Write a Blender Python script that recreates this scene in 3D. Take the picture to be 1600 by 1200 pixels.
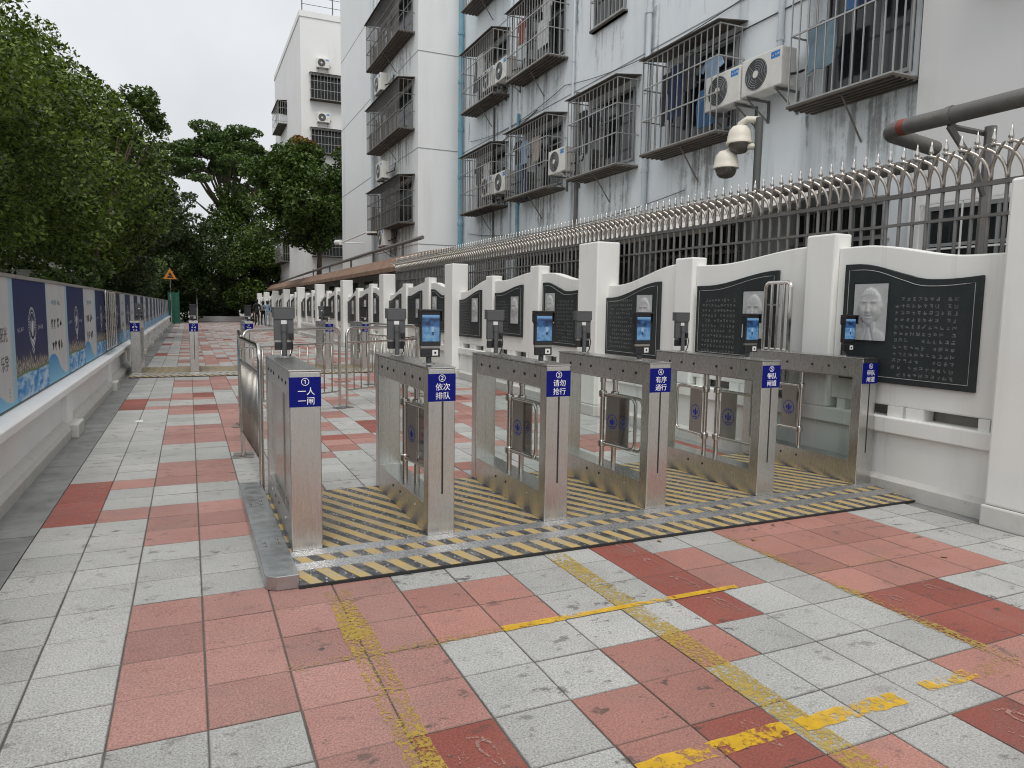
import bpy, bmesh, math, random
import numpy as np
from mathutils import Vector, Matrix

# ------------------------------------------------------------------ clear
for o in list(bpy.data.objects):
    bpy.data.objects.remove(o, do_unlink=True)
scene = bpy.context.scene
COL = scene.collection
rng = random.Random(7)
nrs = np.random.RandomState(11)

# ------------------------------------------------------------------ camera
cam_d = bpy.data.cameras.new('camera')
cam_d.sensor_width = 36.0
cam_d.lens = 36.0 * 1121.19 / 1600.0
cam_d.clip_start = 0.05
cam_d.clip_end = 2000.0
cam = bpy.data.objects.new('camera', cam_d)
COL.objects.link(cam)
_yaw, _pitch, _roll = 0.422572, -0.105060, 0.014668
_f = Vector((math.sin(_yaw) * math.cos(_pitch), math.cos(_yaw) * math.cos(_pitch), math.sin(_pitch)))
_r = Vector((math.cos(_yaw), -math.sin(_yaw), 0))
_u = _r.cross(_f)
_r2 = math.cos(_roll) * _r + math.sin(_roll) * _u
_u2 = -math.sin(_roll) * _r + math.cos(_roll) * _u
CAMPOS = Vector((0.283, -2.450, 1.403))
mw = Matrix.Identity(4)
for k in range(3):
    mw[k][0], mw[k][1], mw[k][2], mw[k][3] = _r2[k], _u2[k], -_f[k], CAMPOS[k]
cam.matrix_world = mw
scene.camera = cam

# ------------------------------------------------------------------ world: overcast sky
SUN_EL, SUN_AZ = math.radians(60), math.radians(196)   # azimuth clockwise from +Y
world = bpy.data.worlds.new('World')
scene.world = world
world.use_nodes = True
wn, wl = world.node_tree.nodes, world.node_tree.links
wn.clear()
w_out = wn.new('ShaderNodeOutputWorld')
w_bg = wn.new('ShaderNodeBackground')
w_sky = wn.new('ShaderNodeTexSky')
w_sky.sky_type = 'NISHITA'
w_sky.sun_disc = False
w_sky.sun_elevation = SUN_EL
w_sky.sun_rotation = SUN_AZ
w_sky.air_density = 1.0
w_sky.dust_density = 4.0
w_hs = wn.new('ShaderNodeHueSaturation')
w_hs.inputs['Saturation'].default_value = 0.10
w_hs.inputs['Value'].default_value = 1.0
w_tc = wn.new('ShaderNodeTexCoord')
w_no = wn.new('ShaderNodeTexNoise')
w_no.inputs['Scale'].default_value = 2.2
w_no.inputs['Detail'].default_value = 5
w_mr = wn.new('ShaderNodeMapRange')
w_mr.inputs['From Min'].default_value = 0.3
w_mr.inputs['From Max'].default_value = 0.7
w_mr.inputs['To Min'].default_value = 0.78
w_mr.inputs['To Max'].default_value = 1.08
w_cl = wn.new('ShaderNodeMix')
w_cl.data_type = 'RGBA'
w_cl.inputs[0].default_value = 0.72
w_cl.inputs[7].default_value = (9.2, 9.5, 9.85, 1)     # cloud deck, same unit as the sky texture
w_mul = wn.new('ShaderNodeVectorMath')
w_mul.operation = 'SCALE'
w_bg.inputs['Strength'].default_value = 0.10
wl.new(w_sky.outputs[0], w_hs.inputs['Color'])
wl.new(w_hs.outputs[0], w_cl.inputs[6])
wl.new(w_tc.outputs['Generated'], w_no.inputs['Vector'])
wl.new(w_no.outputs['Fac'], w_mr.inputs['Value'])
wl.new(w_cl.outputs[2], w_mul.inputs[0])
wl.new(w_mr.outputs[0], w_mul.inputs['Scale'])
wl.new(w_mul.outputs[0], w_bg.inputs['Color'])
wl.new(w_bg.outputs[0], w_out.inputs['Surface'])

# ------------------------------------------------------------------ sun behind thin cloud
sun_d = bpy.data.lights.new('sun', 'SUN')
sun_d.energy = 1.5
sun_d.angle = math.radians(28)
sun_d.color = (1.0, 0.965, 0.92)
sun = bpy.data.objects.new('sun', sun_d)
COL.objects.link(sun)
sdir = Vector((math.sin(SUN_AZ) * math.cos(SUN_EL), math.cos(SUN_AZ) * math.cos(SUN_EL), math.sin(SUN_EL)))
sun.rotation_euler = (-sdir).to_track_quat('-Z', 'Y').to_euler()
sun.location = (0, 0, 30)

vs = scene.view_settings
vs.view_transform = 'Standard'
vs.look = 'None'
vs.exposure = 0.22
vs.gamma = 1.0
vs.use_curve_mapping = False
scene.render.engine = 'CYCLES'
cy = scene.cycles
cy.max_bounces = 6; cy.diffuse_bounces = 3; cy.glossy_bounces = 3; cy.transmission_bounces = 4; cy.transparent_max_bounces = 10
cy.caustics_reflective = False; cy.caustics_refractive = False
cy.use_denoising = True
cy.filter_width = 1.1

# ------------------------------------------------------------------ materials
MATS = {}
def new_mat(name):
    m = bpy.data.materials.new(name)
    m.use_nodes = True
    nt = m.node_tree
    nt.nodes.clear()
    MATS[name] = m
    out = nt.nodes.new('ShaderNodeOutputMaterial')
    return m, nt, out

def N(nt, t, **kw):
    n = nt.nodes.new(t)
    for k, v in kw.items():
        if k in n.inputs:
            n.inputs[k].default_value = v
        else:
            setattr(n, k, v)
    return n

def pos_vec(nt, stretch=None):
    g = nt.nodes.new('ShaderNodeNewGeometry')
    if stretch is None:
        return g.outputs['Position']
    mp = nt.nodes.new('ShaderNodeMapping')
    mp.inputs['Scale'].default_value = stretch
    nt.links.new(g.outputs['Position'], mp.inputs['Vector'])
    return mp.outputs['Vector']

def mixc(nt, fac, a, b, blend='MIX'):
    m = nt.nodes.new('ShaderNodeMix')
    m.data_type = 'RGBA'
    m.blend_type = blend
    for sock, v in ((m.inputs[0], fac), (m.inputs[6], a), (m.inputs[7], b)):
        if isinstance(v, (int, float)):
            sock.default_value = v
        elif isinstance(v, tuple):
            sock.default_value = v if len(v) == 4 else (*v, 1)
        else:
            nt.links.new(v, sock)
    return m.outputs[2]

def ramp01(nt, val, lo, hi, a=0.0, b=1.0, smooth=False):
    r = nt.nodes.new('ShaderNodeMapRange')
    if smooth:
        r.interpolation_type = 'SMOOTHSTEP'
    for k, v in (('From Min', lo), ('From Max', hi), ('To Min', a), ('To Max', b)):
        r.inputs[k].default_value = v
    nt.links.new(val, r.inputs['Value'])
    return r.outputs[0]

def noise(nt, vec, scale, detail=3, rough=0.55):
    n = nt.nodes.new('ShaderNodeTexNoise')
    n.inputs['Scale'].default_value = scale
    n.inputs['Detail'].default_value = detail
    n.inputs['Roughness'].default_value = rough
    nt.links.new(vec, n.inputs['Vector'])
    return n.outputs['Fac']

def mth(nt, op, a, b=None):
    m = nt.nodes.new('ShaderNodeMath')
    m.operation = op
    for s, v in ((m.inputs[0], a), (m.inputs[1], b)):
        if v is None:
            continue
        if isinstance(v, (int, float)):
            s.default_value = v
        else:
            nt.links.new(v, s)
    return m.outputs[0]

def grey(nt, f):
    c = nt.nodes.new('ShaderNodeCombineColor')
    for k in range(3):
        nt.links.new(f, c.inputs[k])
    return c.outputs[0]

def mat(name, col, rough=0.6, metal=0.0, var=0.12, vscale=2.5, bump=0.0, bscale=60, spec=0.4, rnd=0.0,
        dirt=None, stretch=None, rvar=0.0, streak=None, fine=None):
    """var: large mottling; rnd: per-object value shift; dirt: list of (colour, scale, lo, hi, strength, stretch)."""
    m, nt, out = new_mat(name)
    b = N(nt, 'ShaderNodeBsdfPrincipled', Roughness=rough, Metallic=metal)
    b.inputs['Specular IOR Level'].default_value = spec
    v = pos_vec(nt, stretch)
    n1 = noise(nt, v, vscale, 4)
    f = ramp01(nt, n1, 0.25, 0.75, 1 - var, 1 + var)
    if rnd:
        oi = nt.nodes.new('ShaderNodeObjectInfo')
        f = mth(nt, 'MULTIPLY', f, ramp01(nt, oi.outputs['Random'], 0, 1, 1 - rnd, 1 + rnd))
    if fine:
        n3 = noise(nt, pos_vec(nt), fine[0], 2, 0.7)
        f = mth(nt, 'MULTIPLY', f, ramp01(nt, n3, 0.3, 0.7, 1 - fine[1], 1 + fine[1]))
    c = mixc(nt, 1.0, (*col, 1), grey(nt, f), 'MULTIPLY')
    if dirt:
        for d in dirt:
            dc, ds, lo, hi, st = d[:5]
            dn = noise(nt, pos_vec(nt, d[5] if len(d) > 5 else None), ds, 6, 0.62)
            c = mixc(nt, ramp01(nt, dn, lo, hi, 0, st, True), c, dc)
    nt.links.new(c, b.inputs['Base Color'])
    if rvar:
        nt.links.new(ramp01(nt, noise(nt, v, vscale * 2.3, 4), 0.3, 0.7, rough - rvar, rough + rvar), b.inputs['Roughness'])
    if bump:
        bp = N(nt, 'ShaderNodeBump', Strength=bump, Distance=0.01)
        nt.links.new(noise(nt, v, bscale, 4), bp.inputs['Height'])
        nt.links.new(bp.outputs[0], b.inputs['Normal'])
    nt.links.new(b.outputs[0], out.inputs['Surface'])
    return m

def tile_mat(name, col, col2, speck, rnd=0.10):
    m, nt, out = new_mat(name)
    b = N(nt, 'ShaderNodeBsdfPrincipled', Roughness=0.62)
    b.inputs['Specular IOR Level'].default_value = 0.35
    v = pos_vec(nt)
    c = mixc(nt, ramp01(nt, noise(nt, v, 1.3, 4), 0.3, 0.7, 0, 1), col, col2)
    oi = nt.nodes.new('ShaderNodeObjectInfo')
    ga = nt.nodes.new('ShaderNodeAttribute'); ga.attribute_name = 'tilernd'
    rr = mth(nt, 'FRACT', mth(nt, 'ADD', oi.outputs['Random'], ga.outputs['Fac']))
    c = mixc(nt, 1.0, c, grey(nt, ramp01(nt, rr, 0, 1, 1 - rnd, 1 + rnd)), 'MULTIPLY')
    # exposed-aggregate speckle
    s1 = noise(nt, v, 125, 2, 0.85)
    c = mixc(nt, 1.0, c, grey(nt, ramp01(nt, s1, 0.28, 0.72, 1 - speck, 1 + speck)), 'MULTIPLY')
    vo = N(nt, 'ShaderNodeTexVoronoi', Scale=70.0)
    nt.links.new(v, vo.inputs['Vector'])
    c = mixc(nt, ramp01(nt, vo.outputs['Distance'], 0.10, 0.22, 0.45 * speck / 0.3, 0.0), c, (0.10, 0.095, 0.09))
    # trodden-in dirt, smudges and gum
    big = noise(nt, v, 0.75, 4)
    sm = ramp01(nt, noise(nt, pos_vec(nt, (7.5, 11, 1)), 1.0, 7, 0.70), 0.575, 0.635, 0, 1, True)
    sm = mth(nt, 'MULTIPLY', sm, ramp01(nt, big, 0.40, 0.60, 0.10, 1.0))
    c = mixc(nt, mth(nt, 'MULTIPLY', sm, 0.80), c, (0.065, 0.056, 0.048))
    c = mixc(nt, ramp01(nt, noise(nt, v, 3.2, 6, 0.7), 0.45, 0.8, 0, 0.34, True), c, (0.17, 0.155, 0.14))
    vg = N(nt, 'ShaderNodeTexVoronoi', Scale=2.6)
    nt.links.new(v, vg.inputs['Vector'])
    c = mixc(nt, ramp01(nt, vg.outputs['Distance'], 0.03, 0.042, 0.75, 0.0), c, (0.05, 0.048, 0.046))
    # grime packed along the tile joints
    sx = nt.nodes.new('ShaderNodeSeparateXYZ'); nt.links.new(v, sx.inputs[0])
    wob = mth(nt, 'MULTIPLY', mth(nt, 'SUBTRACT', noise(nt, v, 16, 3), 0.5), 0.020)
    ex = mth(nt, 'ABSOLUTE', mth(nt, 'SUBTRACT', mth(nt, 'FRACT', mth(nt, 'MULTIPLY', sx.outputs[0], 1 / 0.3)), 0.5))
    ey = mth(nt, 'ABSOLUTE', mth(nt, 'SUBTRACT', mth(nt, 'FRACT', mth(nt, 'MULTIPLY', sx.outputs[1], 1 / 0.3)), 0.5))
    ed = mth(nt, 'ADD', mth(nt, 'MAXIMUM', ex, ey), wob)
    c = mixc(nt, ramp01(nt, ed, 0.472, 0.492, 0, 0.48, True), c, (0.085, 0.075, 0.062))
    nt.links.new(c, b.inputs['Base Color'])
    nt.links.new(ramp01(nt, noise(nt, v, 5, 4), 0.3, 0.7, 0.48, 0.72), b.inputs['Roughness'])
    bp = N(nt, 'ShaderNodeBump', Strength=0.25, Distance=0.004)
    nt.links.new(s1, bp.inputs['Height'])
    nt.links.new(bp.outputs[0], b.inputs['Normal'])
    nt.links.new(b.outputs[0], out.inputs['Surface'])
    return m

tile_mat('tile_grey', (0.418, 0.413, 0.394), (0.350, 0.352, 0.340), 0.44)
tile_mat('tile_pink', (0.385, 0.215, 0.184), (0.325, 0.166, 0.142), 0.40, 0.15)
tile_mat('tile_brick', (0.380, 0.188, 0.155), (0.320, 0.148, 0.120), 0.36, 0.15)
tile_mat('tile_red', (0.285, 0.088, 0.066), (0.230, 0.068, 0.052), 0.34, 0.18)
mat('grout', (0.11, 0.10, 0.088), 0.9, var=0.3, vscale=6)
mat('slate', (0.200, 0.203, 0.198), 0.62, var=0.25, vscale=5, rnd=0.10, bump=0.3, bscale=70,
    dirt=[((0.30, 0.29, 0.26), 4.0, 0.52, 0.75, 0.45), ((0.06, 0.06, 0.05), 7.0, 0.55, 0.75, 0.6)])
mat('ground_far', (0.22, 0.21, 0.19), 0.9, var=0.3, vscale=0.4)
mat('white_wall', (0.80, 0.80, 0.765), 0.75, var=0.06, vscale=1.2, bump=0.06, bscale=120,
    dirt=[((0.46, 0.43, 0.36), 1.3, 0.52, 0.85, 0.40, (1.6, 1.6, 0.18)), ((0.36, 0.34, 0.29), 2.6, 0.60, 0.78, 0.40, (1.5, 3.0, 0.12)), ((0.5, 0.47, 0.40), 9.0, 0.62, 0.8, 0.25)])
mat('white_paint', (0.88, 0.88, 0.87), 0.7, var=0.05, vscale=1.5, bump=0.05, bscale=120,
    dirt=[((0.40, 0.38, 0.34), 1.6, 0.60, 0.95, 0.30, (1, 1, 0.3)), ((0.3, 0.28, 0.25), 11.0, 0.66, 0.8, 0.30)])
mat('dirty_plinth', (0.60, 0.585, 0.55), 0.8, var=0.10, vscale=3, bump=0.1, bscale=90,
    dirt=[((0.25, 0.24, 0.21), 3.0, 0.48, 0.8, 0.6), ((0.12, 0.12, 0.10), 14.0, 0.62, 0.8, 0.5)])
mat('bluish_facade', (0.775, 0.815, 0.835), 0.85, var=0.05, vscale=0.35, bump=0.05, bscale=60,
    dirt=[((0.50, 0.585, 0.635), 0.5, 0.48, 0.75, 0.55, (1, 1, 0.3)), ((0.30, 0.33, 0.34), 1.1, 0.53, 0.78, 0.55, (1.0, 1.6, 0.10)), ((0.16, 0.19, 0.20), 0.9, 0.66, 0.74, 0.75, (1.0, 3.0, 0.35)),
          ((0.70, 0.71, 0.70), 0.8, 0.55, 0.75, 0.35)])
mat('pale_facade', (0.79, 0.80, 0.795), 0.85, var=0.04, vscale=0.3, bump=0.04, bscale=60,
    dirt=[((0.45, 0.46, 0.45), 0.7, 0.52, 0.85, 0.45, (1, 1, 0.15))])
mat('white_facade', (0.74, 0.735, 0.72), 0.85, var=0.04, vscale=0.4, bump=0.04, bscale=60,
    dirt=[((0.42, 0.40, 0.36), 0.8, 0.54, 0.85, 0.5, (1.5, 1.5, 0.12))])
mat('groove', (0.28, 0.29, 0.29), 0.9)
mat('stone_plaque', (0.030, 0.036, 0.036), 0.5, var=0.15, vscale=8, rvar=0.08, fine=(240, 0.25), spec=0.22)
mat('plaque_line', (0.34, 0.35, 0.34), 0.7)
mat('plaque_text', (0.165, 0.17, 0.168), 0.8, var=0.3, vscale=9)
mat('plaque_relief', (0.43, 0.44, 0.435), 0.75, var=0.1, vscale=20, bump=0.2, bscale=150)
mat('steel', (0.60, 0.588, 0.565), 0.27, 1.0, var=0.07, vscale=3, bump=0.02, bscale=6, stretch=(60, 60, 1.2), rvar=0.07, dirt=[((0.42, 0.405, 0.38), 2.2, 0.56, 0.80, 0.35), ((0.36, 0.345, 0.32), 16.0, 0.68, 0.78, 0.3)])
mat('steel_dark', (0.36, 0.34, 0.31), 0.34, 1.0, var=0.10, vscale=3, rvar=0.08)
mat('steel_tube', (0.60, 0.575, 0.54), 0.16, 1.0, var=0.05, vscale=3, rvar=0.05)
mat('steel_plate', (0.50, 0.52, 0.52), 0.38, 1.0, var=0.14, vscale=6, rvar=0.10, dirt=[((0.25, 0.24, 0.22), 5.0, 0.55, 0.8, 0.5)])
mat('fence_steel', (0.46, 0.43, 0.39), 0.38, 1.0, var=0.2, vscale=8, rvar=0.1, dirt=[((0.20, 0.10, 0.05), 7.0, 0.58, 0.75, 0.7)])
mat('iron_bar', (0.17, 0.165, 0.16), 0.55, 0.35, var=0.2, vscale=6, dirt=[((0.17, 0.09, 0.05), 6.0, 0.58, 0.78, 0.6)])
mat('cage_bar', (0.42, 0.415, 0.40), 0.45, 0.7, var=0.2, vscale=5, dirt=[((0.15, 0.09, 0.05), 5.0, 0.58, 0.78, 0.6)])
mat('rusty_sheet', (0.115, 0.10, 0.085), 0.8, 0.2, var=0.3, vscale=4, dirt=[((0.10, 0.085, 0.07), 6.0, 0.5, 0.75, 0.7), ((0.22, 0.20, 0.18), 5.0, 0.6, 0.75, 0.4)])
mat('black_plastic', (0.016, 0.016, 0.018), 0.38, spec=0.5)
mat('grey_plastic', (0.095, 0.097, 0.10), 0.45, var=0.05)
mat('rubber', (0.025, 0.025, 0.025), 0.8)
mat('sticker_white', (0.72, 0.72, 0.70), 0.5)
mat('sign_blue', (0.005, 0.009, 0.155), 0.5, var=0.03, spec=0.12)
mat('emblem_blue', (0.012, 0.035, 0.36), 0.5, spec=0.15)
mat('sign_white', (0.85, 0.85, 0.85), 0.5)
mat('ac_case', (0.70, 0.685, 0.64), 0.5, var=0.06, vscale=4, dirt=[((0.30, 0.27, 0.22), 3.0, 0.52, 0.8, 0.5)])
mat('ac_dark', (0.06, 0.062, 0.065), 0.5)
mat('ac_fan', (0.24, 0.25, 0.255), 0.5)
mat('ac_label', (0.03, 0.20, 0.55), 0.5)
mat('window_dark', (0.018, 0.020, 0.022), 0.12, spec=0.6, var=0.2, vscale=1.5)
mat('window_frame', (0.32, 0.33, 0.33), 0.5, 0.4)
mat('teal_pipe', (0.17, 0.36, 0.45), 0.5, var=0.15, vscale=1.2, dirt=[((0.45, 0.55, 0.60), 1.5, 0.52, 0.75, 0.6)])
mat('pale_pipe', (0.56, 0.61, 0.64), 0.55, var=0.1, vscale=1)
mat('steel_pipe', (0.155, 0.15, 0.14), 0.5, 0.2, var=0.25, vscale=5, bump=0.2, bscale=40, dirt=[((0.10, 0.07, 0.05), 5, 0.55, 0.75, 0.6)])
mat('red_paint', (0.22, 0.055, 0.04), 0.6, var=0.3, vscale=10)
mat('lean_roof', (0.48, 0.47, 0.45), 0.7, var=0.2, vscale=2, dirt=[((0.20, 0.13, 0.08), 2.0, 0.5, 0.75, 0.7)])
mat('rust_roof', (0.23, 0.145, 0.10), 0.85, var=0.3, vscale=2.5, dirt=[((0.40, 0.36, 0.31), 3.0, 0.55, 0.75, 0.6)])
mat('concrete', (0.30, 0.29, 0.27), 0.85, var=0.2, vscale=1.5, bump=0.2, dirt=[((0.10, 0.10, 0.09), 2.0, 0.5, 0.8, 0.6)])
mat('camera_dome', (0.66, 0.62, 0.53), 0.45, var=0.05)
mat('dome_glass', (0.09, 0.08, 0.07), 0.12, spec=0.6)
mat('pole_grey', (0.10, 0.105, 0.10), 0.5, 0.3)
mat('alu_strip', (0.62, 0.62, 0.62), 0.32, 0.9, var=0.12, vscale=30, bump=0.5, bscale=90, rvar=0.1, dirt=[((0.40, 0.39, 0.37), 8.0, 0.58, 0.8, 0.4)])
mat('navy_print', (0.030, 0.040, 0.105), 0.35, var=0.04)
mat('print_white', (0.66, 0.68, 0.70), 0.45)
mat('print_black', (0.02, 0.022, 0.03), 0.45)
mat('print_sky', (0.16, 0.42, 0.62), 0.45)
mat('bark', (0.10, 0.075, 0.055), 0.9, var=0.3, vscale=6, bump=0.6, bscale=25)
mat('hedge_dark', (0.02, 0.035, 0.016), 0.8, var=0.3, vscale=3)
mat('green_mesh', (0.015, 0.10, 0.065), 0.7, var=0.2, vscale=3)
mat('warning_orange', (0.55, 0.20, 0.02), 0.5)
mat('skin', (0.45, 0.28, 0.20), 0.6)
mat('hair', (0.012, 0.011, 0.011), 0.5)
mat('cloth_black', (0.018, 0.018, 0.02), 0.85)
mat('cloth_denim', (0.20, 0.28, 0.38), 0.85)
mat('cloth_jeans', (0.30, 0.36, 0.44), 0.85)
mat('cloth_grey', (0.20, 0.20, 0.20), 0.85)
GARMENTS = {'white': (0.68, 0.68, 0.67), 'navy': (0.03, 0.045, 0.10), 'light blue': (0.30, 0.42, 0.58), 'charcoal': (0.045, 0.045, 0.05),
            'rust red': (0.30, 0.07, 0.05), 'denim blue': (0.06, 0.15, 0.30), 'beige': (0.50, 0.43, 0.34), 'teal': (0.20, 0.28, 0.33)}
for g, c in GARMENTS.items():
    mat('garment_' + g, c, 0.9, var=0.15, vscale=6, bump=0.15, bscale=200)

def leaf_mat(name, c1, c2):
    m, nt, out = new_mat(name)
    v = pos_vec(nt)
    at = nt.nodes.new('ShaderNodeAttribute'); at.attribute_name = 'leafrnd'
    f = mth(nt, 'ADD', mth(nt, 'MULTIPLY', at.outputs['Fac'], 0.6), mth(nt, 'MULTIPLY', noise(nt, v, 0.6, 3), 0.4))
    c = mixc(nt, ramp01(nt, f, 0.2, 0.85), c1, c2)
    b = N(nt, 'ShaderNodeBsdfPrincipled', Roughness=0.5)
    b.inputs['Specular IOR Level'].default_value = 0.35
    nt.links.new(c, b.inputs['Base Color'])
    t = N(nt, 'ShaderNodeBsdfTranslucent')
    nt.links.new(mixc(nt, 1.0, c, (1.2, 1.5, 0.5), 'MULTIPLY'), t.inputs['Color'])
    mx = N(nt, 'ShaderNodeMixShader', Fac=0.16)
    nt.links.new(b.outputs[0], mx.inputs[1]); nt.links.new(t.outputs[0], mx.inputs[2])
    nt.links.new(mx.outputs[0], out.inputs['Surface'])
    return m
leaf_mat('leaf_ficus', (0.013, 0.034, 0.006), (0.190, 0.262, 0.042))
leaf_mat('leaf_dark', (0.008, 0.020, 0.006), (0.055, 0.085, 0.018))
leaf_mat('leaf_rain', (0.020, 0.046, 0.010), (0.105, 0.160, 0.036))
leaf_mat('leaf_mid', (0.014, 0.036, 0.008), (0.115, 0.175, 0.032))
leaf_mat('flower', (0.16, 0.09, 0.03), (0.40, 0.18, 0.07))

def glass_mat(name, tint, refl):
    m, nt, out = new_mat(name)
    tr = N(nt, 'ShaderNodeBsdfTransparent', Color=(*tint, 1))
    gl = N(nt, 'ShaderNodeBsdfGlossy', Roughness=0.03)
    fr = N(nt, 'ShaderNodeFresnel', IOR=1.45)
    ge = nt.nodes.new('ShaderNodeNewGeometry')
    f = mth(nt, 'MULTIPLY', mth(nt, 'MULTIPLY', fr.outputs[0], refl), mth(nt, 'SUBTRACT', 1.0, ge.outputs['Backfacing']))
    mx = nt.nodes.new('ShaderNodeMixShader')
    nt.links.new(f, mx.inputs[0]); nt.links.new(tr.outputs[0], mx.inputs[1]); nt.links.new(gl.outputs[0], mx.inputs[2])
    nt.links.new(mx.outputs[0], out.inputs['Surface'])
    return m
glass_mat('acrylic', (0.93, 0.96, 0.95), 1.0)

def paint_mat(name, col, wear, scale, thr):
    """worn floor paint: the bare tile shows where the film has gone"""
    m, nt, out = new_mat(name)
    b = N(nt, 'ShaderNodeBsdfPrincipled', Roughness=0.6)
    v = pos_vec(nt)
    c = mixc(nt, ramp01(nt, noise(nt, v, 18, 4), 0.3, 0.7), col, tuple(x * 0.72 for x in col))
    nt.links.new(c, b.inputs['Base Color'])
    tr = N(nt, 'ShaderNodeBsdfTransparent')
    a = noise(nt, v, scale, 8, 0.72)
    big = noise(nt, v, 2.6, 3)
    k = ramp01(nt, mth(nt, 'ADD', a, mth(nt, 'MULTIPLY', big, wear)), thr, thr + 0.16, 0, 0.80, True)
    mx = nt.nodes.new('ShaderNodeMixShader')
    nt.links.new(k, mx.inputs[0]); nt.links.new(tr.outputs[0], mx.inputs[1]); nt.links.new(b.outputs[0], mx.inputs[2])
    nt.links.new(mx.outputs[0], out.inputs['Surface'])
    return m
paint_mat('yellow_worn', (0.52, 0.36, 0.06), 0.45, 60, 0.655)
paint_mat('yellow_faint', (0.48, 0.35, 0.08), 0.45, 55, 0.715)
paint_mat('yellow_fresh', (0.78, 0.47, 0.02), 0.8, 26, 0.78)
paint_mat('foot_white', (0.44, 0.26, 0.22), 0.4, 60, 0.62)
paint_mat('blue_smear', (0.20, 0.33, 0.42), 0.8, 20, 0.93)

def streak_mat(name, col, thr, amount, fx=9.0):
    """rain and rust runs down a wall: thin film with a ragged vertical pattern"""
    m, nt, out = new_mat(name)
    b = N(nt, 'ShaderNodeBsdfPrincipled', Roughness=0.9)
    b.inputs['Base Color'].default_value = (*col, 1)
    tc = nt.nodes.new('ShaderNodeTexCoord')
    s = nt.nodes.new('ShaderNodeSeparateXYZ'); nt.links.new(tc.outputs['Generated'], s.inputs[0])
    n1 = noise(nt, pos_vec(nt, (fx, fx, 0.45)), 1.0, 5, 0.65)
    n2 = noise(nt, pos_vec(nt), 4.5, 5, 0.7)
    edge = mth(nt, 'MULTIPLY', ramp01(nt, s.outputs[2], 0.0, 0.6, 0.0, 1.0, True), mth(nt, 'MULTIPLY', ramp01(nt, s.outputs[1], 0.0, 0.18, 0, 1, True), ramp01(nt, s.outputs[1], 0.82, 1.0, 1, 0, True)))
    k = mth(nt, 'MULTIPLY', ramp01(nt, mth(nt, 'ADD', n1, mth(nt, 'MULTIPLY', n2, 0.4)), thr, thr + 0.16, 0, amount, True), edge)
    tr = N(nt, 'ShaderNodeBsdfTransparent')
    mx = nt.nodes.new('ShaderNodeMixShader')
    nt.links.new(k, mx.inputs[0]); nt.links.new(tr.outputs[0], mx.inputs[1]); nt.links.new(b.outputs[0], mx.inputs[2])
    nt.links.new(mx.outputs[0], out.inputs['Surface'])
streak_mat('streak_grey', (0.30, 0.325, 0.34), 0.66, 0.36)
streak_mat('streak_rust', (0.34, 0.29, 0.24), 0.70, 0.28)
streak_mat('streak_dark', (0.13, 0.17, 0.19), 0.72, 0.6, 5.0)

def stripe_mat(name):
    """diagonal yellow and black hazard paint on chequer plate, scuffed, with extra grey imitating grazing glare"""
    m, nt, out = new_mat(name)
    b = N(nt, 'ShaderNodeBsdfPrincipled', Roughness=0.5)
    v = pos_vec(nt)
    s = nt.nodes.new('ShaderNodeSeparateXYZ'); nt.links.new(v, s.inputs[0])
    d = mth(nt, 'ADD', mth(nt, 'MULTIPLY', s.outputs[0], 1.0), mth(nt, 'MULTIPLY', s.outputs[1], 0.50))
    d = mth(nt, 'ADD', d, mth(nt, 'MULTIPLY', noise(nt, v, 6, 2), 0.012))
    fr = mth(nt, 'FRACT', mth(nt, 'MULTIPLY', d, 1 / 0.124))
    st = ramp01(nt, fr, 0.49, 0.53)
    # second edge so the wrap is crisp too
    yel = mixc(nt, ramp01(nt, noise(nt, v, 9, 6, 0.7), 0.42, 0.66), (0.46, 0.325, 0.115), (0.36, 0.30, 0.19))
    blk = mixc(nt, ramp01(nt, noise(nt, v, 12, 6, 0.7), 0.42, 0.68), (0.040, 0.041, 0.045), (0.16, 0.155, 0.15))
    c = mixc(nt, st, yel, blk)
    # diamond-plate tears
    w1 = N(nt, 'ShaderNodeTexVoronoi', Scale=42.0)
    mp = nt.nodes.new('ShaderNodeMapping'); mp.inputs['Scale'].default_value = (1, 0.5, 1); mp.inputs['Rotation'].default_value = (0, 0, 0.78)
    nt.links.new(v, mp.inputs['Vector']); nt.links.new(mp.outputs[0], w1.inputs['Vector'])
    tear = ramp01(nt, w1.outputs['Distance'], 0.16, 0.30, 1, 0)
    worn = mth(nt, 'MULTIPLY', tear, ramp01(nt, noise(nt, v, 5, 4), 0.36, 0.56, 0.25, 0.92))
    c = mixc(nt, worn, c, (0.52, 0.51, 0.49))  # bare metal scuffs, greyed further to stand in for reflected glare
    c = mixc(nt, ramp01(nt, noise(nt, v, 3, 6, 0.7), 0.5, 0.8, 0, 0.5), c, (0.20, 0.18, 0.15))
    nt.links.new(c, b.inputs['Base Color'])
    nt.links.new(mth(nt, 'MULTIPLY', worn, 0.7), b.inputs['Metallic'])
    bp = N(nt, 'ShaderNodeBump', Strength=0.5, Distance=0.004)
    nt.links.new(tear, bp.inputs['Height']); nt.links.new(bp.outputs[0], b.inputs['Normal'])
    nt.links.new(b.outputs[0], out.inputs['Surface'])
stripe_mat('hazard_plate')

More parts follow.
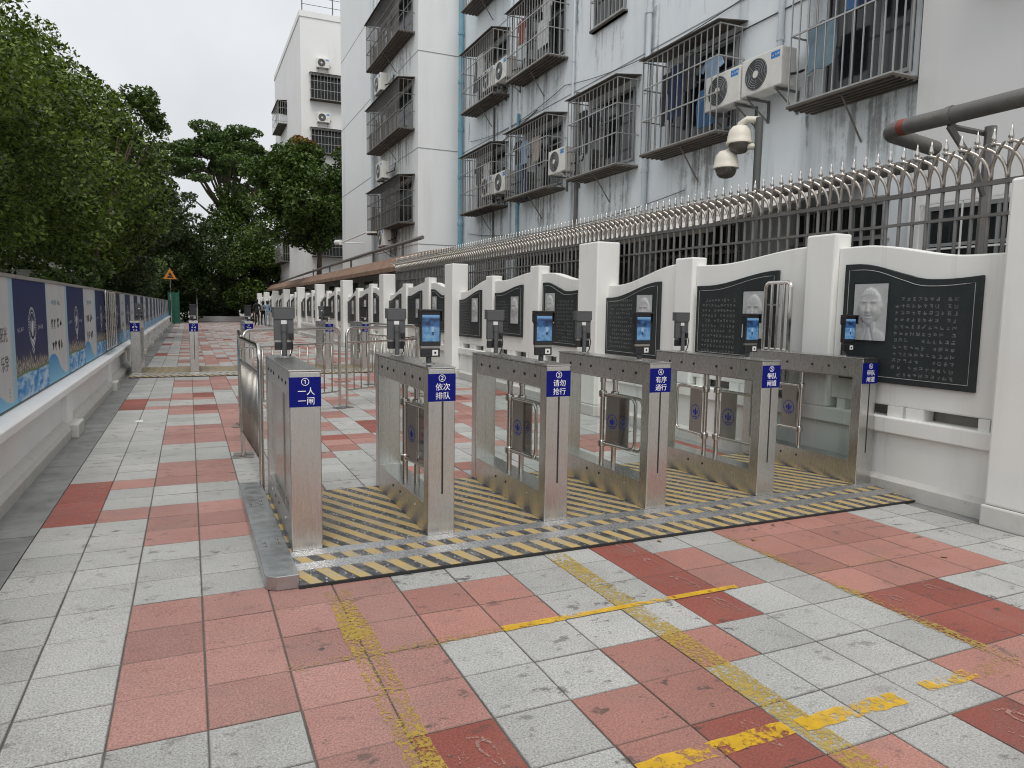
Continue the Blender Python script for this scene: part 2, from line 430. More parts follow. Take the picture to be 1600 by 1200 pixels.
def screen_mat(name, seed):
    """lit terminal screen showing a bluish camera picture"""
    m, nt, out = new_mat(name)
    tc = nt.nodes.new('ShaderNodeTexCoord')
    s = nt.nodes.new('ShaderNodeSeparateXYZ'); nt.links.new(tc.outputs['Generated'], s.inputs[0])
    mp = nt.nodes.new('ShaderNodeMapping'); mp.inputs['Location'].default_value = (seed, 0, seed * 1.7); mp.inputs['Scale'].default_value = (1, 1, 1.7)
    nt.links.new(tc.outputs['Generated'], mp.inputs['Vector'])
    n1 = noise(nt, mp.outputs[0], 2.6, 3)
    n2 = noise(nt, mp.outputs[0], 3.4, 3)
    up = mixc(nt, ramp01(nt, n1, 0.4, 0.6), (0.006, 0.02, 0.07), (0.03, 0.13, 0.34))
    lo = mixc(nt, ramp01(nt, n2, 0.35, 0.65), (0.05, 0.20, 0.45), (0.22, 0.42, 0.66))
    c = mixc(nt, ramp01(nt, mth(nt, 'ADD', s.outputs[2], mth(nt, 'MULTIPLY', n1, 0.12)), 0.58, 0.66), lo, up)
    c = mixc(nt, ramp01(nt, s.outputs[2], 0.86, 0.95), c, (0.20, 0.42, 0.70))
    dx = mth(nt, 'ABSOLUTE', mth(nt, 'SUBTRACT', s.outputs[0], 0.40 + 0.07 * (int(seed * 10) % 5)))
    fig = mth(nt, 'MULTIPLY', ramp01(nt, dx, 0.07, 0.09, 1, 0), mth(nt, 'MULTIPLY', ramp01(nt, s.outputs[2], 0.36, 0.38), ramp01(nt, s.outputs[2], 0.54, 0.57, 1, 0)))
    leg = mth(nt, 'MULTIPLY', ramp01(nt, dx, 0.05, 0.07, 1, 0), mth(nt, 'MULTIPLY', ramp01(nt, s.outputs[2], 0.22, 0.24), ramp01(nt, s.outputs[2], 0.355, 0.365, 1, 0)))
    c = mixc(nt, fig, c, (0.38, 0.52, 0.68))
    c = mixc(nt, leg, c, (0.02, 0.05, 0.12))
    e = N(nt, 'ShaderNodeEmission', Strength=0.55)
    nt.links.new(c, e.inputs['Color'])
    gl = N(nt, 'ShaderNodeBsdfGlossy', Roughness=0.08, Color=(0.05, 0.05, 0.05, 1))
    ad = nt.nodes.new('ShaderNodeAddShader')
    nt.links.new(e.outputs[0], ad.inputs[0]); nt.links.new(gl.outputs[0], ad.inputs[1])
    nt.links.new(ad.outputs[0], out.inputs['Surface'])
for k in range(5):
    screen_mat('screen_%d' % k, 1.3 + 2.1 * k)

def print_mat(name, light):
    """digital print on the display boards: sea waves along the bottom, skyline on the navy ones"""
    m, nt, out = new_mat(name)
    b = N(nt, 'ShaderNodeBsdfPrincipled', Roughness=0.55)
    b.inputs['Specular IOR Level'].default_value = 0.12
    tc = nt.nodes.new('ShaderNodeTexCoord')
    s = nt.nodes.new('ShaderNodeSeparateXYZ'); nt.links.new(tc.outputs['Object'], s.inputs[0])
    yv, zv = s.outputs[1], s.outputs[2]
    n1 = noise(nt, tc.outputs['Object'], 3.0, 5)
    n2 = noise(nt, tc.outputs['Object'], 7.0, 4)
    mpw = nt.nodes.new('ShaderNodeMapping'); mpw.inputs['Scale'].default_value = (1, 2.2, 7); mpw.inputs['Rotation'].default_value = (0.5, 0, 0)
    nt.links.new(tc.outputs['Object'], mpw.inputs['Vector'])
    wv = noise(nt, mpw.outputs[0], 2.2, 4)
    water = mixc(nt, ramp01(nt, wv, 0.38, 0.62), (0.030, 0.24, 0.56), (0.50, 0.66, 0.80))
    if light:
        base = mixc(nt, ramp01(nt, n1, 0.3, 0.7), (0.54, 0.55, 0.55), (0.60, 0.60, 0.59))
        # bluish side edges
        base = mixc(nt, ramp01(nt, yv, 1.13, 1.2, 0, 0.8), base, (0.30, 0.50, 0.62))
        base = mixc(nt, ramp01(nt, yv, 0.0, 0.12, 0.55, 0.0), base, (0.34, 0.52, 0.66))
        hump = mth(nt, 'MULTIPLY', mth(nt, 'SINE', mth(nt, 'ADD', mth(nt, 'MULTIPLY', yv, 3.6), 0.75)), 0.13)
        lvl = mth(nt, 'SUBTRACT', mth(nt, 'SUBTRACT', zv, hump), mth(nt, 'MULTIPLY', n1, 0.10))
        blue = mixc(nt, ramp01(nt, zv, 0.0, 0.34), (0.25, 0.55, 0.74), (0.022, 0.22, 0.55))
        c = mixc(nt, ramp01(nt, lvl, 0.10, 0.115), blue, base)
    else:
        base = mixc(nt, ramp01(nt, zv, 0.1, 0.9), (0.032, 0.038, 0.095), (0.016, 0.028, 0.105))
        br = nt.nodes.new('ShaderNodeTexBrick')
        city = mixc(nt, ramp01(nt, noise(nt, tc.outputs['Object'], 26, 3), 0.42, 0.6), (0.10, 0.095, 0.09), (0.46, 0.40, 0.33))
        mpc = nt.nodes.new('ShaderNodeMapping'); mpc.inputs['Scale'].default_value = (1, 1, 0.05)
        nt.links.new(tc.outputs['Object'], mpc.inputs['Vector'])
        sky = mth(nt, 'MULTIPLY', noise(nt, mpc.outputs[0], 20, 2, 0.9), 0.34)
        top = mth(nt, 'SUBTRACT', zv, mth(nt, 'ADD', sky, mth(nt, 'MULTIPLY', yv, -0.03)))
        c = mixc(nt, ramp01(nt, top, 0.155, 0.175), city, base)
        gr = mth(nt, 'SUBTRACT', zv, mth(nt, 'MULTIPLY', n2, 0.05))
        c = mixc(nt, ramp01(nt, gr, 0.197, 0.207), (0.13, 0.20, 0.06), c)
        c = mixc(nt, ramp01(nt, gr, 0.175, 0.19), water, c)
    nt.links.new(c, b.inputs['Base Color'])
    nt.links.new(b.outputs[0], out.inputs['Surface'])
print_mat('board_light', True)
print_mat('board_navy', False)

# ------------------------------------------------------------------ mesh helpers
class MB:
    def __init__(self):
        self.v, self.f, self.m = [], [], []
    def add(self, vs_, fs, mi=0):
        o = len(self.v)
        self.v.extend([tuple(p) for p in vs_])
        for f in fs:
            self.f.append(tuple(o + k for k in f)); self.m.append(mi)
        return self
    def box(self, x0, x1, y0, y1, z0, z1, mi=0):
        return self.add([(x0, y0, z0), (x1, y0, z0), (x1, y1, z0), (x0, y1, z0), (x0, y0, z1), (x1, y0, z1), (x1, y1, z1), (x0, y1, z1)],
                        [(0, 3, 2, 1), (4, 5, 6, 7), (0, 1, 5, 4), (1, 2, 6, 5), (2, 3, 7, 6), (3, 0, 4, 7)], mi)
    def quad(self, a, b, c, d, mi=0):
        return self.add([a, b, c, d], [(0, 1, 2, 3)], mi)
    def tube(self, pts, r, n=8, closed=False, mi=0, caps=True):
        P = [Vector(p) for p in pts]
        L = len(P)
        rs = r if isinstance(r, (list, tuple)) else [r] * L
        T = []
        for k in range(L):
            if closed:
                t = P[(k + 1) % L] - P[k - 1]
            else:
                t = P[min(k + 1, L - 1)] - P[max(k - 1, 0)]
            T.append(t.normalized() if t.length > 1e-9 else Vector((0, 0, 1)))
        a = Vector((0, 0, 1)) if abs(T[0].z) < 0.9 else Vector((1, 0, 0))
        nrm = T[0].cross(a).normalized()
        rings, verts = [], []
        for k in range(L):
            nrm = (nrm - T[k] * nrm.dot(T[k])).normalized()
            bi = T[k].cross(nrm)
            rings.append(len(verts))
            for q in range(n):
                an = 2 * math.pi * q / n
                verts.append(P[k] + (nrm * math.cos(an) + bi * math.sin(an)) * rs[k])
        fs = []
        for k in range(L if closed else L - 1):
            a0, b0 = rings[k], rings[(k + 1) % L]
            for q in range(n):
                fs.append((a0 + q, a0 + (q + 1) % n, b0 + (q + 1) % n, b0 + q))
        if not closed and caps:
            fs.append(tuple(range(rings[0] + n - 1, rings[0] - 1, -1)))
            fs.append(tuple(range(rings[-1], rings[-1] + n)))
        return self.add(verts, fs, mi)
    def cyl(self, p0, p1, r0, r1=None, n=10, mi=0):
        return self.tube([p0, p1], [r0, r0 if r1 is None else r1], n, mi=mi)
    def lathe(self, prof, n=16, c=(0, 0, 0), mi=0):
        verts, fs = [], []
        for (r, z) in prof:
            for q in range(n):
                an = 2 * math.pi * q / n
                verts.append((c[0] + r * math.cos(an), c[1] + r * math.sin(an), c[2] + z))
        for k in range(len(prof) - 1):
            for q in range(n):
                fs.append((k * n + q, k * n + (q + 1) % n, (k + 1) * n + (q + 1) % n, (k + 1) * n + q))
        fs.append(tuple(range(n - 1, -1, -1)))
        fs.append(tuple((len(prof) - 1) * n + q for q in range(n)))
        return self.add(verts, fs, mi)
    def prism(self, poly, axis, c0, c1, mi=0):
        n = len(poly)
        def pt(a, b, c):
            return (c, a, b) if axis == 'x' else ((a, c, b) if axis == 'y' else (a, b, c))
        vs_ = [pt(a, b, c0) for a, b in poly] + [pt(a, b, c1) for a, b in poly]
        fs = [tuple(range(n - 1, -1, -1)), tuple(range(n, 2 * n))]
        fs += [(k, (k + 1) % n, n + (k + 1) % n, n + k) for k in range(n)]
        return self.add(vs_, fs, mi)
    def mesh(self, name):
        me = bpy.data.meshes.new(name)
        me.from_pydata(self.v, [], self.f)
        bm = bmesh.new(); bm.from_mesh(me)
        bmesh.ops.recalc_face_normals(bm, faces=bm.faces)
        bm.to_mesh(me); bm.free()
        return me
    def build(self, name, mats, parent=None, loc=None, smooth=False, bevel=0.0, seg=2):
        me = self.mesh(name)
        for mm in (mats if isinstance(mats, (list, tuple)) else [mats]):
            me.materials.append(MATS[mm])
        if any(self.m):
            me.polygons.foreach_set('material_index', self.m)
        if smooth:
            me.polygons.foreach_set('use_smooth', [True] * len(me.polygons))
        return place(name, me, parent, loc, bevel, seg, smooth)

def place(name, me, parent=None, loc=None, bevel=0.0, seg=2, smooth=False):
    o = bpy.data.objects.new(name, me)
    COL.objects.link(o)
    if parent is not None:
        o.parent = parent
    if loc is not None:
        o.location = loc
    if bevel:
        md = o.modifiers.new('bevel', 'BEVEL')
        md.width = bevel; md.segments = seg; md.limit_method = 'ANGLE'; md.angle_limit = math.radians(40)
        md.harden_normals = False
    if smooth and me is not None:
        try:
            me.set_sharp_from_angle(angle=math.radians(42))
        except Exception:
            pass
    return o

def tag(o, label=None, cat=None, group=None, kind=None):
    if label: o['label'] = label
    if cat: o['category'] = cat
    if group: o['group'] = group
    if kind: o['kind'] = kind
    return o

def empty(name, loc=(0, 0, 0), rz=0.0, label=None, cat=None, group=None, kind=None):
    o = bpy.data.objects.new(name, None)
    o.empty_display_size = 0.1
    COL.objects.link(o)
    o.location = loc
    o.rotation_euler = (0, 0, rz)
    return tag(o, label, cat, group, kind)

def copy_tree(o, parent=None):
    c = o.copy(); COL.objects.link(c); c.parent = parent
    for ch in list(o.children):
        copy_tree(ch, c)
    return c

ORD = ['first', 'second', 'third', 'fourth', 'fifth', 'sixth', 'seventh', 'eighth', 'ninth', 'tenth', 'eleventh', 'twelfth', 'thirteenth',
       'fourteenth', 'fifteenth', 'sixteenth', 'seventeenth', 'eighteenth', 'nineteenth', 'twentieth', 'twenty-first', 'twenty-second',
       'twenty-third', 'twenty-fourth', 'twenty-fifth', 'twenty-sixth', 'twenty-seventh', 'twenty-eighth', 'twenty-ninth', 'thirtieth']

_txt = {}
def text_mesh(body, size, depth=0.0006, bold=0.0):
    key = (body, size, depth, bold)
    if key in _txt:
        return _txt[key]
    cu = bpy.data.curves.new('txt', 'FONT')
    cu.body = body; cu.size = size; cu.align_x = 'CENTER'; cu.align_y = 'CENTER'
    cu.extrude = depth; cu.offset = bold; cu.resolution_u = 3
    cu.space_line = 1.14
    t = bpy.data.objects.new('txt', cu); COL.objects.link(t)
    bpy.context.view_layer.update()
    dg = bpy.context.evaluated_depsgraph_get()
    me = bpy.data.meshes.new_from_object(t.evaluated_get(dg))
    me.materials.clear()
    bpy.data.objects.remove(t, do_unlink=True)
    _txt[key] = me
    return me

def lettering(body, size, mname, parent, loc, rot, bold=0.0):
    key = (body, size, mname, bold)
    me = _txt.get(key)
    if me is None:
        me = text_mesh(body, size, bold=bold).copy()
        me.materials.append(MATS[mname])
        _txt[key] = me
    o = bpy.data.objects.new('lettering', me); COL.objects.link(o)
    o.parent = parent; o.location = loc; o.rotation_euler = rot
    return o

def glyphs(mb, a0, b0, cell, nx, ny, rnd_, pt, gap=1.25, skip=0.08, th=0.10):
    """rows of characters too small to read: clusters of short strokes. pt(a, b) maps plane coords to 3D corner pairs"""
    for r in range(ny):
        for c in range(nx):
            if rnd_.random() < skip:
                continue
            ca, cb = a0 + c * cell * gap, b0 - r * cell * gap * 1.12
            for s in range(rnd_.randint(4, 6)):
                horiz = rnd_.random() < 0.6
                if rnd_.random() < 0.35:
                    l = cell * rnd_.uniform(0.3, 0.6); w = cell * th; sg = rnd_.choice((-1, 1))
                    x = ca + rnd_.uniform(0.1 * cell, 0.85 * cell - l * .7); y = cb + cell * .45 - sg * l * .35 + rnd_.uniform(-.2, .2) * cell
                    mb.quad(pt(x, y), pt(x + w, y - sg * w * .5), pt(x + w + l * .7, y - sg * w * .5 + sg * l * .7), pt(x + l * .7, y + sg * l * .7))
                    continue
                l = cell * rnd_.uniform(0.35, 0.9)
                w = cell * th
                x = ca + rnd_.uniform(0, cell * 0.9 - (l if horiz else w))
                y = cb + rnd_.uniform(0, cell * 0.9 - (w if horiz else l))
                q = (x, y, x + (l if horiz else w), y + (w if horiz else l))
                mb.quad(pt(q[0], q[1]), pt(q[2], q[1]), pt(q[2], q[3]), pt(q[0], q[3]))
# ================================================================== GROUND
S = 0.30
g = MB().box(-60, 60, -12, 160, -0.30, -0.022).build('ground', 'ground_far')
tag(g, 'bare ground under and around the paved walkway', kind='structure')

paving = empty('paving', (0, 0, 0), label='walkway of grey, pink and red speckled square tiles', kind='structure')
MB().box(-0.6, 5.12, -3.2, 62, -0.020, -0.0045).build('grout_bed', 'grout', paving)

def tile_kind(i, j):
    near = {3: dict.fromkeys((0, 1, 2, 3, 11, 12, 13, 14), 'p') | {8: 'r'},
            2: dict.fromkeys((0, 1, 2, 3, 4, 5, 9, 11, 12, 13, 14), 'p') | {8: 'r'},
            1: dict.fromkeys((0, 1, 2, 3, 4, 5, 9, 11, 12, 13, 14), 'p') | {8: 'r'},
            0: dict.fromkeys((0, 1, 2, 3, 11, 12, 13, 14), 'p') | {8: 'r'},
            -1: dict.fromkeys((2, 3, 6, 7), 'p') | {11: 'r', 12: 'r'},
            -2: dict.fromkeys((2, 5, 6), 'p') | {3: 'r', 11: 'r', 12: 'r'},
            -3: dict.fromkeys((2, 5, 10, 11), 'p') | {6: 'r'},
            -4: dict.fromkeys((3, 7, 10), 'p') | {6: 'r', 9: 'r'},
            -5: dict.fromkeys((3, 4, 7), 'p')}
    if j in near:
        return near[j].get(i, 'g')
    jm = j % 18
    ii = i if i <= 7 else 14 - i
    h = (i * 73856093 ^ (j // 3) * 19349663) % 97
    if ii == -2: return 'r' if 9 <= jm <= 12 else 'g'
    if ii == -1: return 'p' if jm in (9, 12) else 'g'
    if ii in (0, 1):
        if jm in (0, 1, 2, 3, 7, 8, 9, 12, 13, 14):
            return 'r' if (ii == 1 and j > 20 and jm in (8, 9, 13, 14)) else 'p'
        return 'g'
    if ii == 2: return 'g' if 10 <= jm <= 15 else 'p'
    if ii == 3: return 'p' if jm in (0, 1, 2, 3, 10, 11, 12) else ('r' if h < 8 else 'g')
    if ii == 4: return 'p' if jm in (1, 2, 6, 7, 8, 14) else 'g'
    if ii == 5: return 'p' if jm in (1, 2, 6, 15, 16) else ('r' if h < 10 else 'g')
    if ii == 6: return 'p' if jm in (4, 5, 16, 17, 11) else 'g'
    return 'p' if jm in (8, 9, 10, 16) else ('r' if h < 16 else 'g')

TM = {'g': 'tile_grey', 'p': 'tile_pink', 'r': 'tile_red', 'm': 'tile_brick'}
_tk = tile_kind
def tile_kind(i, j):
    k = _tk(i, j)
    if k == 'p' and i >= 4 and (j < 14 or (i * 31 + j * 17) % 5 < 2):
        return 'm'
    return k
def tile_geo(mb, cx, cy, dz=0.0, mi=0, e=0.1476, tx=0.0, ty=0.0):
    b = 0.0022
    v = []
    for (h, z) in ((e, -0.016), (e, -0.0022), (e - b, 0.0)):
        for sx, sy in ((-1, -1), (1, -1), (1, 1), (-1, 1)):
            v.append((cx + sx * h, cy + sy * h, z + dz + tx * sx + ty * sy))
    f = [(8, 9, 10, 11)]
    for r in (0, 4):
        for k in range(4):
            f.append((r + k, r + (k + 1) % 4, r + 4 + (k + 1) % 4, r + 4 + k))
    mb.add(v, f, mi)

tile_me = {}
for k, mn in TM.items():
    mb = MB(); tile_geo(mb, 0, 0)
    me = mb.mesh('tile'); me.materials.append(MATS[mn]); tile_me[k] = me

def cam_px(p):
    d = Vector(p) - CAMPOS
    z = d.dot(_f)
    if z < 0.2: return None
    return 800 + 1121.19 * d.dot(_r2) / z, 600 - 1121.19 * d.dot(_u2) / z, z

tiles = [(i, j) for j in range(-10, 206) for i in range(-2, 17)]
def in_view(i, j):
    if 1.20 < (j + 0.5) * S < 2.95 and i >= 2: return False     # under the gate platform
    q = cam_px(((i + 0.5) * S, (j + 0.5) * S, 0))
    return q is not None and -70 < q[0] < 1670 and 450 < q[1] < 1290
cand = sorted([t for t in tiles if in_view(*t)], key=lambda t: cam_px(((t[0] + .5) * S, (t[1] + .5) * S, 0))[2])
own = set(cand[:298])
rest = MB(); rest_r = []
for (i, j) in tiles:
    k = tile_kind(i, j)
    cx, cy = (i + 0.5) * S, (j + 0.5) * S
    if (i, j) in own:
        o = bpy.data.objects.new('tile', tile_me[k]); COL.objects.link(o)
        o.parent = paving
        o.location = (cx + rng.uniform(-.0012, .0012), cy + rng.uniform(-.0012, .0012), rng.uniform(-0.0014, 0.0010))
        o.rotation_euler = (rng.uniform(-.004, .004), rng.uniform(-.004, .004), rng.uniform(-.003, .003))
    else:
        tile_geo(rest, cx, cy, rng.uniform(-0.0012, 0.001), 'gprm'.index(k), tx=rng.uniform(-.0004, .0004), ty=rng.uniform(-.0004, .0004))
        rest_r += [rng.random()] * 9
o = rest.build('tile_field', ['tile_grey', 'tile_pink', 'tile_red', 'tile_brick'], paving)
at = o.data.attributes.new('tilernd', 'FLOAT', 'FACE')
at.data.foreach_set('value', rest_r)
tag(o, kind='stuff')

# dark slate strip along the left wall
strip = empty('slate_strip', (0, 0, 0), label='dark slate edging along the left wall', kind='structure')
sm = MB(); tile_geo(sm, 0, 0, e=0.0)
mb = MB().box(-0.148, 0.148, -0.148, 0.148, -0.016, -0.003)
sme = mb.mesh('paver'); sme.materials.append(MATS['slate'])
y = 0.0
for k in range(64):
    o = bpy.data.objects.new('paver', sme); COL.objects.link(o); o.parent = strip
    o.location = (-0.752, -0.3 + 0.30 * k, rng.uniform(-.0015, .001)); o.rotation_euler = (rng.uniform(-.006, .006), rng.uniform(-.006, .006), 0)
MB().box(-0.90, -0.604, 18.9, 62, -0.016, -0.003).build('strip_slab', 'slate', strip)
MB().box(-0.90, -0.604, -3, 18.9, -0.020, -0.006).build('strip_bed', 'grout', strip)
gutter = MB().box(5.124, 5.30, -3, 62, -0.020, -0.006).build('wall_gutter', 'slate')
tag(gutter, 'narrow dark joint between the tiles and right wall', kind='structure')

# worn yellow lane paint (tile units)
def sheet(name, pts, m, z=0.0028):
    mb = MB()
    nseg = 12
    (i0, j0), (i1, j1), w = pts
    d = Vector((i1 - i0, j1 - j0, 0)); n = Vector((-d.y, d.x, 0)).normalized()
    L, R = [], []
    for k in range(nseg + 1):
        p = Vector((i0, j0, 0)) + d * k / nseg
        ww = w / 2 * rng.uniform(0.86, 1.14)
        L.append(((p + n * ww).x * S, (p + n * ww).y * S, z)); R.append(((p - n * ww).x * S, (p - n * ww).y * S, z))
    for k in range(nseg):
        mb.quad(R[k], R[k + 1], L[k + 1], L[k])
    o = mb.build(name, m)
    return o
lines = [((3.02, 3.4), (3.02, -3.6), 0.40, 'yellow_worn', 'worn yellow line running to the first gate lane'),
         ((1.95, 1.03), (5.0, 1.03), 0.20, 'yellow_faint', 'faded yellow cross line on pink tiles'),
         ((5.0, 1.05), (6.0, 1.05), 0.16, 'yellow_fresh', 'bright yellow stub on the dark red tile joint'),
         ((6.0, 1.05), (9.35, 1.04), 0.13, 'yellow_fresh', 'thin yellow cross line between grey and red tiles'),
         ((7.18, 4.0), (7.22, -4.2), 0.42, 'yellow_worn', 'worn yellow line running between the third and fourth gates'),
         ((5.0, -2.47), (7.0, -2.47), 0.26, 'yellow_fresh', 'yellow bar crossing the footprint tile in the foreground'),
         ((7.15, -2.50), (8.75, -2.53), 0.26, 'yellow_fresh', 'yellow bar branching off on grey foreground tiles'),
         ((9.25, -2.48), (10.2, -2.48), 0.22, 'yellow_fresh', 'short yellow bar at the right of the foreground'),
         ((10.2, -2.48), (11.6, -2.48), 0.28, 'yellow_faint', 'crumbling yellow bar on pink tiles at right edge'),
         ((11.02, 3.4), (11.05, -3.2), 0.22, 'yellow_faint', 'faded yellow line along the red tiles at right'),
         ((11.2, 1.05), (13.0, 1.05), 0.14, 'yellow_faint', 'faint yellow cross line on the right pink block')]
for q, (a, b, w, mm, lb) in enumerate(lines):
    o = sheet('painted_line', (a, b, w), mm, 0.0026 + 0.0006 * (q % 4))
    tag(o, lb, kind='structure')
mb = MB()
pl = [(0.09, 0.03), (0.12, 0.16), (0.35, 0.27), (0.62, 0.25), (0.70, 0.08), (0.40, 0.00)]
mb.add([((-1 + 1.0 * 0 + a) * S + 0.03, (2.55 + b) * S + 0.08, 0.003) for a, b in pl], [tuple(range(len(pl)))])
tag(mb.build('paint_smear', 'blue_smear'), 'pale blue paint smear on a grey tile', kind='structure')

# footprints printed on the red tiles
def foot_outline(s):
    pts = []
    for k in range(22):
        a = 2 * math.pi * k / 22
        yy = math.sin(a)
        w = 0.34 + 0.12 * yy - 0.10 * math.exp(-((yy + 0.15) / 0.35) ** 2)
        pts.append((w * math.cos(a) * s, yy * s))
    return pts
def footprint(i, j, rot, sc=0.085, handed=1):
    mb = MB()
    c, s_ = math.cos(rot), math.sin(rot)
    X0, Y0 = i * S, j * S
    def W(a, b):
        a *= handed
        return (X0 + a * c - b * s_, Y0 + a * s_ + b * c, 0.0026)
    out = foot_outline(sc)
    inn = [(a * 0.62, b * 0.80) for a, b in out]
    n = len(out)
    for k in range(n):
        mb.quad(W(*out[k]), W(*out[(k + 1) % n]), W(*inn[(k + 1) % n]), W(*inn[k]))
    for t in range(5):
        tx, ty = (-0.028 + 0.014 * t), sc * (1.22 - 0.05 * t * t / 2)
        r = 0.0075 - 0.0009 * t
        ring = [(tx + r * math.cos(6.283 * q / 9), ty + r * 1.15 * math.sin(6.283 * q / 9)) for q in range(9)]
        mb.add([W(*p) for p in ring], [tuple(range(9))])
    # small printed petals beside it
    for q in range(16):
        a, b = -0.11 + rng.uniform(-.02, .03), rng.uniform(-.09, .09)
        l, an = rng.uniform(.008, .02), rng.uniform(0, 3.1)
        dx, dy = l * math.cos(an), l * math.sin(an)
        mb.quad(W(a, b), W(a + dx, b + dy), W(a + dx - dy * .2, b + dy + dx * .2), W(a - dy * .2, b + dx * .2))
    return mb.build('footprint', 'foot_white', paving)
for (i, j, h) in ((8.68, 0.5, 1), (8.68, 1.5, 1), (8.68, 2.5, 1), (8.68, 3.45, 1), (11.5, -0.5, 1), (3.72, -1.6, 1), (6.62, -2.45, 1), (9.7, -3.5, 1), (12.5, -0.4, -1)):
    footprint(i, j, 0.12, handed=h)
for j in (9.5, 10.5, 11.5, 12.5):
    footprint(-1.25, j, 0.2)

# fallen leaves and litter
def leaf_litter(x, y, s, rz, lab):
    mb = MB()
    ring = [(0, -.5), (.22, -.2), (.26, .1), (.12, .38), (0, .5), (-.12, .38), (-.26, .1), (-.22, -.2)]
    mb.add([(a * s, b * s, 0.006 + 0.10 * s * abs(a)) for a, b in ring], [tuple(range(8))])
    mb.add([(a * s, b * s, 0.004 + 0.10 * s * abs(a)) for a, b in ring], [tuple(range(7, -1, -1))])
    o = mb.build('fallen_leaf', 'litter_leaf'); o.location = (x, y, 0); o.rotation_euler = (0, 0, rz)
    tag(o, lab, 'leaf', 'fallen leaves on the paving')
mat('litter_leaf', (0.26, 0.16, 0.07), 0.8, var=0.3, vscale=30)
leaf_litter(2.86, 1.055, 0.035, 0.4, 'tiny dry leaf by the platform edge beside red tiles')
leaf_litter(3.77, 1.06, 0.035, 1.9, 'small dry leaf where the pink block meets the platform')
leaf_litter(3.42, 0.86, 0.045, 2.6, 'curled dry leaf on the grey tiles below the fourth gate')
leaf_litter(4.24, 0.20, 0.04, 0.9, 'dry leaf on the pink block at the right')
pp = MB()
pp.add([(-.04, -.03, .004), (.05, -.02, .004), (.045, .04, .02), (-.03, .035, .012)], [(0, 1, 2, 3)])
pp.add([(-.04, -.03, .003), (.05, -.02, .003), (.045, .04, .018), (-.03, .035, .010)], [(3, 2, 1, 0)])
o = pp.build('paper_scrap', 'sticker_white', loc=(-0.30, 7.02, 0)); tag(o, 'small white paper scrap on the grey tiles', 'litter')

# ================================================================== GATE PLATFORMS (ramped chequer plate)
def platform(x0, x1, y0, y1, label, zt=0.055):
    t = empty('gate_platform', (0, 0, 0), label=label, cat='platform')
    a, b = y0 + 0.42, y1 - 0.16
    mb = MB()
    mb.prism([(y0, 0.002), (y0, 0.016), (a, zt), (b, zt), (y1, 0.016), (y1, 0.002)], 'x', x0, x1)
    mb.build('chequer_plate', 'hazard_plate', t)
    sl = (zt - 0.016) / (a - y0)
    def strip(ya, yb):
        za, zb = 0.016 + sl * (ya - y0), 0.016 + sl * (min(yb, a) - y0)
        m2 = MB(); m2.prism([(ya, za - .004), (ya, za + .0045), (yb, zb + .0045), (yb, zb - .004)], 'x', x0 + .002, x1 - .01)
        m2.build('metal_strip', 'alu_strip', t)
    strip(y0 + 0.155, y0 + 0.240)
    strip(y0 + 0.325, y0 + 0.40)
    m2 = MB()
    m2.box(x0 - .001, x1 + .001, y0 - 0.012, y0 + 0.001, 0.001, 0.0145)
    m2.build('rubber_edge', 'rubber', t)
    return t
platform(0.742, 5.215, 1.12, 2.97, 'yellow and black striped ramp platform under the six near gates')
platform(-0.78, 5.215, 12.62, 14.60, 'striped ramp platform under the far row of gates')

# steel foot box left of gate one
fb = empty('steel_foot_box', (0, 0, 0), label='low steel base box with rounded end left of gate one', cat='base box')
pts = [(0.745, 1.125), (0.66, 1.125)]
for k in range(7):
    a = math.radians(-90 - 90 * k / 6)
    pts.append((0.655 + 0.07 * math.cos(a), 1.195 + 0.07 * math.sin(a)))
pts += [(0.585, 3.18), (0.74, 3.18)]
mb = MB(); mb.prism(pts, 'z', 0.001, 0.072)
mb.build('box_body', 'steel_plate', fb, bevel=0.003)
for (bx_, by_) in ((0.63, 1.68), (0.70, 1.72), (0.63, 1.62), (0.70, 1.66), (0.62, 2.55), (0.69, 2.6), (0.62, 2.5), (0.69, 2.52)):
    MB().lathe([(.009, 0), (.009, .004), (.005, .007)], 8, (bx_, by_, .072)).build('bolt', 'steel_dark', fb)
# ================================================================== LEFT WALL
LW = empty('roadside_wall', (0, 0, 0), label='low white rendered wall along the left side below the display boards', cat='wall')
Y0, Y1 = -2.0, 57.0
MB().box(-1.30, -0.955, Y0, Y1, -0.01, 0.49).build('wall_core', 'white_paint', LW)
# coping
mb = MB(); mb.prism([(-1.02, 0.49), (-1.02, 0.568), (-0.885, 0.552), (-0.860, 0.536), (-0.858, 0.475), (-0.885, 0.455), (-0.99, 0.440)], 'y', Y0, Y1)
mb.build('coping', 'white_paint', LW, bevel=0.006)
mb = MB(); mb.prism([(-1.0, -0.01), (-0.868, -0.01), (-0.866, 0.085), (-0.885, 0.125), (-0.95, 0.165), (-1.0, 0.165)], 'y', Y0, Y1)
mb.build('skirting', 'dirty_plinth', LW, bevel=0.004)
k = 0
yy = 6.18 - 4.4 * 2
while yy < 55:
    MB().box(-0.99, -0.898, yy, yy + 0.34, 0.10, 0.46).build('pilaster', 'white_paint', LW, bevel=0.01)
    MB().box(-0.99, -0.80, yy - 0.05, yy + 0.39, -0.01, 0.135).build('pilaster_base', 'dirty_plinth', LW, bevel=0.012)
    yy += 4.4
